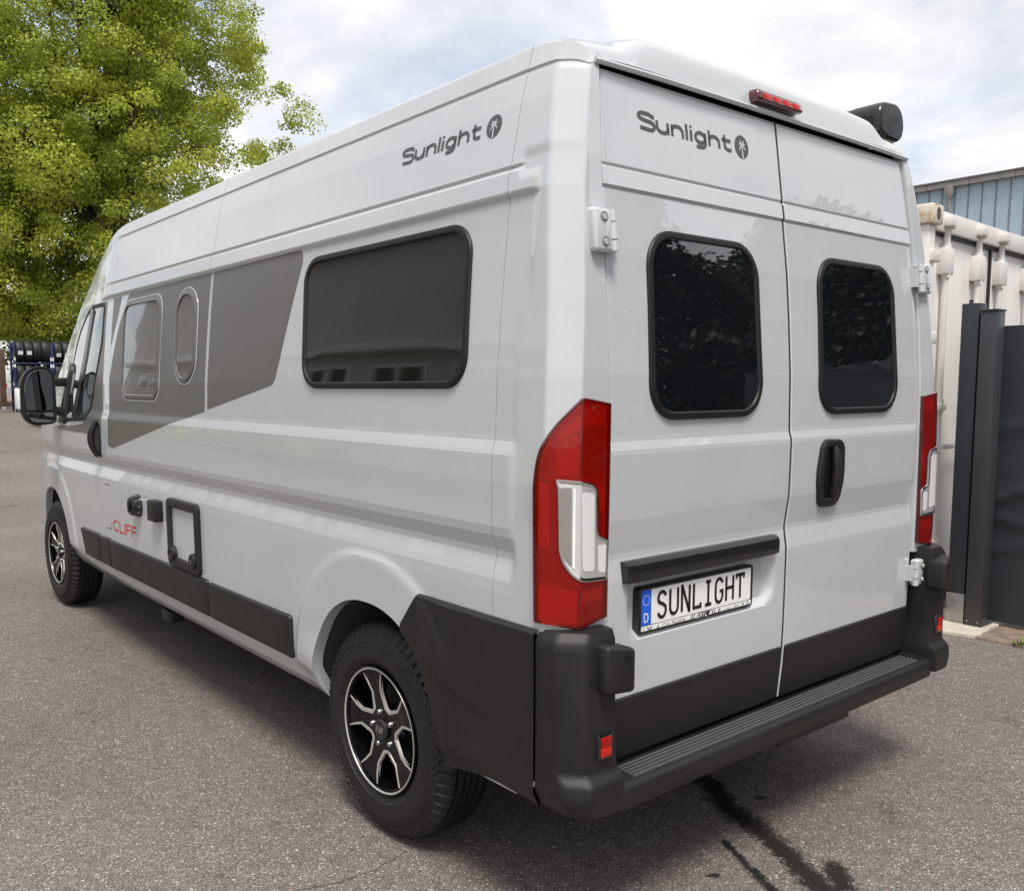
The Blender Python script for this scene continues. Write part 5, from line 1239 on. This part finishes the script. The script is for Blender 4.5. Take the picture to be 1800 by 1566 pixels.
for x0, nm in ((3.50, 'left'), (4.56, 'right'), (5.62, 'hidden')):
    for zz, nmz in ((1.45, 'top'), (.77, 'middle'), (.17, 'bottom')):
        if nm == 'hidden' and nmz != 'top': continue
        cnt = 4 if nmz == 'top' else 3
        for k in range(cnt):
            if nm != 'left' and k > 2: continue
            pos = ('first', 'second', 'third', 'fourth')[k]
            o_ = put('stored_tyre', st_me, None, (x0 + .035 + k * .236, YR + .22 + random.uniform(-.015, .015), z0 + zz + .333)); o_.rotation_euler = (random.uniform(0, 6), 0, 0)
            o_['label'] = 'black tyre standing %s from the left on the %s shelf of the %s blue rack' % (pos, nmz, nm); o_['category'] = 'tyre'; o_['group'] = 'tyres stored on the blue racks'
            if nmz == 'top' and ((nm == 'left' and k < 2) or (nm == 'right' and k < 2)):
                s_ = rbox('paper_sticker', (.05, -.337, -.06), (.18, -.333, .05), 0, 'tape', o_); s_.matrix_parent_inverse = Matrix.Identity(4); o_.rotation_euler = (.15 if nm == 'left' else .3, 0, 0)
wp = empty('wooden_post', (3.20, 27.2, gz(27.2)), label='rough brown wooden post at the left edge beside the tyre rack', cat='post')
rbox('post', (-.09, -.06, .12), (.075, .06, 1.83), .01, 'wood', wp); rbox('steel_shoe', (-.07, -.065, 0), (.05, .065, .16), .004, 'galv', wp)
# verge behind the racks
MT['verge'] = mat('verge', (.20, .155, .085), .95, var=.5, vscale=1.5, bump=1.0, bscale=20)
V = [(-60, 27.9, gz(27.9) + .006), (2.2, 26.2, gz(26.2) + .006), (12, 26.6, gz(26.6) + .006), (70, 30, gz(30) + .006), (70, 60, .756), (-60, 60, .756)]
make('verge', V, [(0, 1, 2, 3, 4, 5)], 'verge', smooth=False, kind='structure', label='strip of dry grass and soil behind the tyre racks')
# parked cars
def car(loc, rz, colour, label, stripe=None):
    r_ = empty('parked_car', loc, rz, label=label, cat='car')
    MT[colour[0]] = mat(colour[0], colour[1], .35, coat=1.0)
    prof = [(-2.1, .35), (-2.15, .62), (-2.05, .86), (-1.2, .98), (-.55, 1.42), (.9, 1.46), (1.75, 1.02), (2.1, .95), (2.15, .55), (2.08, .30)]
    V = []; F = []; n = len(prof)
    for (x, s) in ((-.86, .0), (-.80, 1), (.80, 1), (.86, 0)):
        for (y, z) in prof:
            t_ = sstep(.95, 1.45, z); xx = x * (1 - .22 * t_); V.append((xx, y, z - (0 if s else .0)))
    for i in range(3):
        for j in range(n - 1): F.append((i * n + j, i * n + j + 1, (i + 1) * n + j + 1, (i + 1) * n + j))
    F.append(tuple(range(n))); F.append(tuple(reversed(range(3 * n, 4 * n)))); make('car_body', V, F, colour[0], r_, sharp=30)
    mb = MB()
    for sgx in (-1, 1):
        mb.quad((sgx * .835, -1.0, 1.06), (sgx * .715, -.50, 1.37), (sgx * .715, .85, 1.40), (sgx * .835, 1.45, 1.06))
    mb.quad((-.72, -1.20, 1.01), (.72, -1.20, 1.01), (.62, -.62, 1.39), (-.62, -.62, 1.39)); mb.quad((-.72, 1.72, 1.06), (.72, 1.72, 1.06), (.62, .98, 1.44), (-.62, .98, 1.44))
    mb.build('car_window', 'cab_glass', r_, smooth=False)
    for x in (-.78, .78):
        for y in (-1.35, 1.35): w = put('car_wheel', st_me, r_, (x - .11, y, .32)); w.scale = (.95, .95, .95)
    for x in (-.6, .6): rbox('headlight', (x - .15, 2.08, .62), (x + .15, 2.17, .76), .02, 'clear', r_); rbox('rear_light', (x - .12, -2.17, .68), (x + .12, -2.08, .84), .02, 'red_bright', r_)
    if stripe: rbox('side_stripe', (-.872, -1.9, .62), (-.858, 1.9, .80), 0, 'red_vinyl', r_)
    return r_
car((4.65, 20.6, gz(20.6)), math.radians(105), ('car_white', (.72, .72, .72)), 'white car parked across the yard behind the wing mirror')
car((1.9, 31.5, gz(31.5)), math.radians(86), ('car_silver', (.62, .62, .63)), 'white car with a red side stripe cut off by the left edge', True)
rbox('orange_crate', (2.55, 28.9, gz(29)), (3.35, 29.5, gz(29) + .55), .02, mat('orange', (.55, .16, .04), .6), label='orange crate at the left edge behind the wooden post', cat='crate')
sh = empty('grey_shed', (-1.5, 45, .75), label='pale grey shed behind the tyre rack at the left edge', cat='shed')
MT['shed_w'] = mat('shed_w', (.55, .56, .57), .6)
rbox('shed_wall', (-5, 0, 0), (5.2, 4, 2.75), .02, 'shed_w', sh); rbox('shed_roof', (-5.3, -.3, 2.754), (5.5, 4.3, 2.95), .02, 'roofing', sh); rbox('shed_window', (3.2, -.02, 1.0), (4.9, .03, 1.9), .01, 'pane', sh)

# ------------------------------------------------------------------ surroundings that the paint and glass mirror
MT['render'] = mat('render', (.62, .61, .58), .8, var=.06, vscale=.6)
ob = empty('office_building', (-9.0, 12.0, 0), label='pale rendered building mirrored in the long side window', cat='building')
rbox('wall', (-8, -9.5, -.2), (0, 16, 6.2), .02, 'render', ob); rbox('roof_edge', (-8.2, -9.8, 6.204), (.25, 16.3, 6.55), .02, 'gutter', ob)
for k in range(9):
    y = -8.4 + k * 2.65; w = rbox('window', (-.02, y, 2.0), (.035, y + 1.9, 3.2), .01, 'white', ob); rbox('window_pane', (.036, y + .10, 2.1), (.046, y + .9, 3.1), .002, 'pane', w); rbox('window_pane', (.036, y + 1.0, 2.1), (.046, y + 1.8, 3.1), .002, 'pane', w)
rbox('canopy', (.0, -9.5, 3.42), (.35, 16, 3.58), .01, 'white', ob)
def conifer(loc, h, r_, label, seedv):
    root = empty('conifer_tree', loc, label=label, cat='tree', group='dark trees mirrored in the rear windows'); mb = MB(); mb.tube([(0, 0, -.2), (0, 0, h * .95)], [.22, .03], 8); mb.build('trunk', 'bark', root)
    g = np.random.default_rng(seedv); C_ = []
    for k in range(420): z = g.uniform(.6, h); rr_ = r_ * (1 - z / h) ** .55 * (.35 + .65 * g.random() ** .5); a = g.uniform(0, 2 * pi); C_.append((rr_ * math.cos(a), rr_ * math.sin(a), z - .12 * rr_))
    leaves('crown', np.array(C_), g.uniform(.35, .7, len(C_)), .5, 190, .115, 'leaf_dark', root, seedv); return root
conifer((5.6, -6.2, 0), 6.2, 3.4, 'dark conifer mirrored in the left rear window', 31); conifer((9.8, -5.0, 0), 5.4, 3.0, 'dark conifer mirrored in the right rear window', 32); conifer((3.4, -10.5, 0), 6.6, 3.2, 'tall dark conifer mirrored between the rear windows', 33)
hg = empty('hedge', (-6.8, 12.0, 0), label='low green hedge in front of the pale building', cat='hedge')
g = np.random.default_rng(5); leaves('hedge_leaves', np.stack([g.uniform(-.4, .4, 420), g.uniform(-9, 12, 420), g.uniform(.15, 1.05, 420)], 1), g.uniform(.25, .45, 420), .1, 60, .09, 'leaf_spring', hg, 77)
# pale grit and flecks lying on the asphalt
mb = MB()
for k in range(150):
    x, y = random.uniform(-5.5, 2.6), random.uniform(-1.6, 7.0)
    if -1.1 < x < 1.1 and y > 0: continue
    a = random.uniform(0, pi); L, w_ = random.uniform(.004, .012), random.uniform(.003, .006); c, s_ = math.cos(a), math.sin(a); i = len(mb.v)
    mb.v += [(x - c * L, y - s_ * L, .003), (x + s_ * w_, y - c * w_, .003), (x + c * L, y + s_ * L, .003), (x - s_ * w_, y + c * w_, .003), (x, y, .006)]; mb.f += [(i, i + 1, i + 4), (i + 1, i + 2, i + 4), (i + 2, i + 3, i + 4), (i + 3, i, i + 4)]
MT['grit'] = mat('grit', (.62, .57, .50), .8)
mb.build('grit', 'grit', smooth=False, kind='stuff', label='pale grit scattered over the asphalt')
MT['crack'] = mat('crack', (.03, .027, .025), .95)
ck = [(-1.50, .872), (-1.386, .826), (-1.33, .812), (-1.25, .782), (-1.20, .786), (-1.14, .774), (-1.08, .79), (-1.03, .80), (-.98, .815)]
ck2 = []
for a, b_ in zip(ck[:-1], ck[1:]):
    for t in range(6): ck2.append((a[0] + (b_[0] - a[0]) * t / 6 + random.uniform(-.004, .004), a[1] + (b_[1] - a[1]) * t / 6 + random.uniform(-.004, .004)))
V, F = strokes([ck2], .002, lambda u, v, h: (u, v, h), .002); make('asphalt_crack', V, F, 'crack', smooth=False, label='thin dark crack in the asphalt beside the rear wheel', cat='crack')
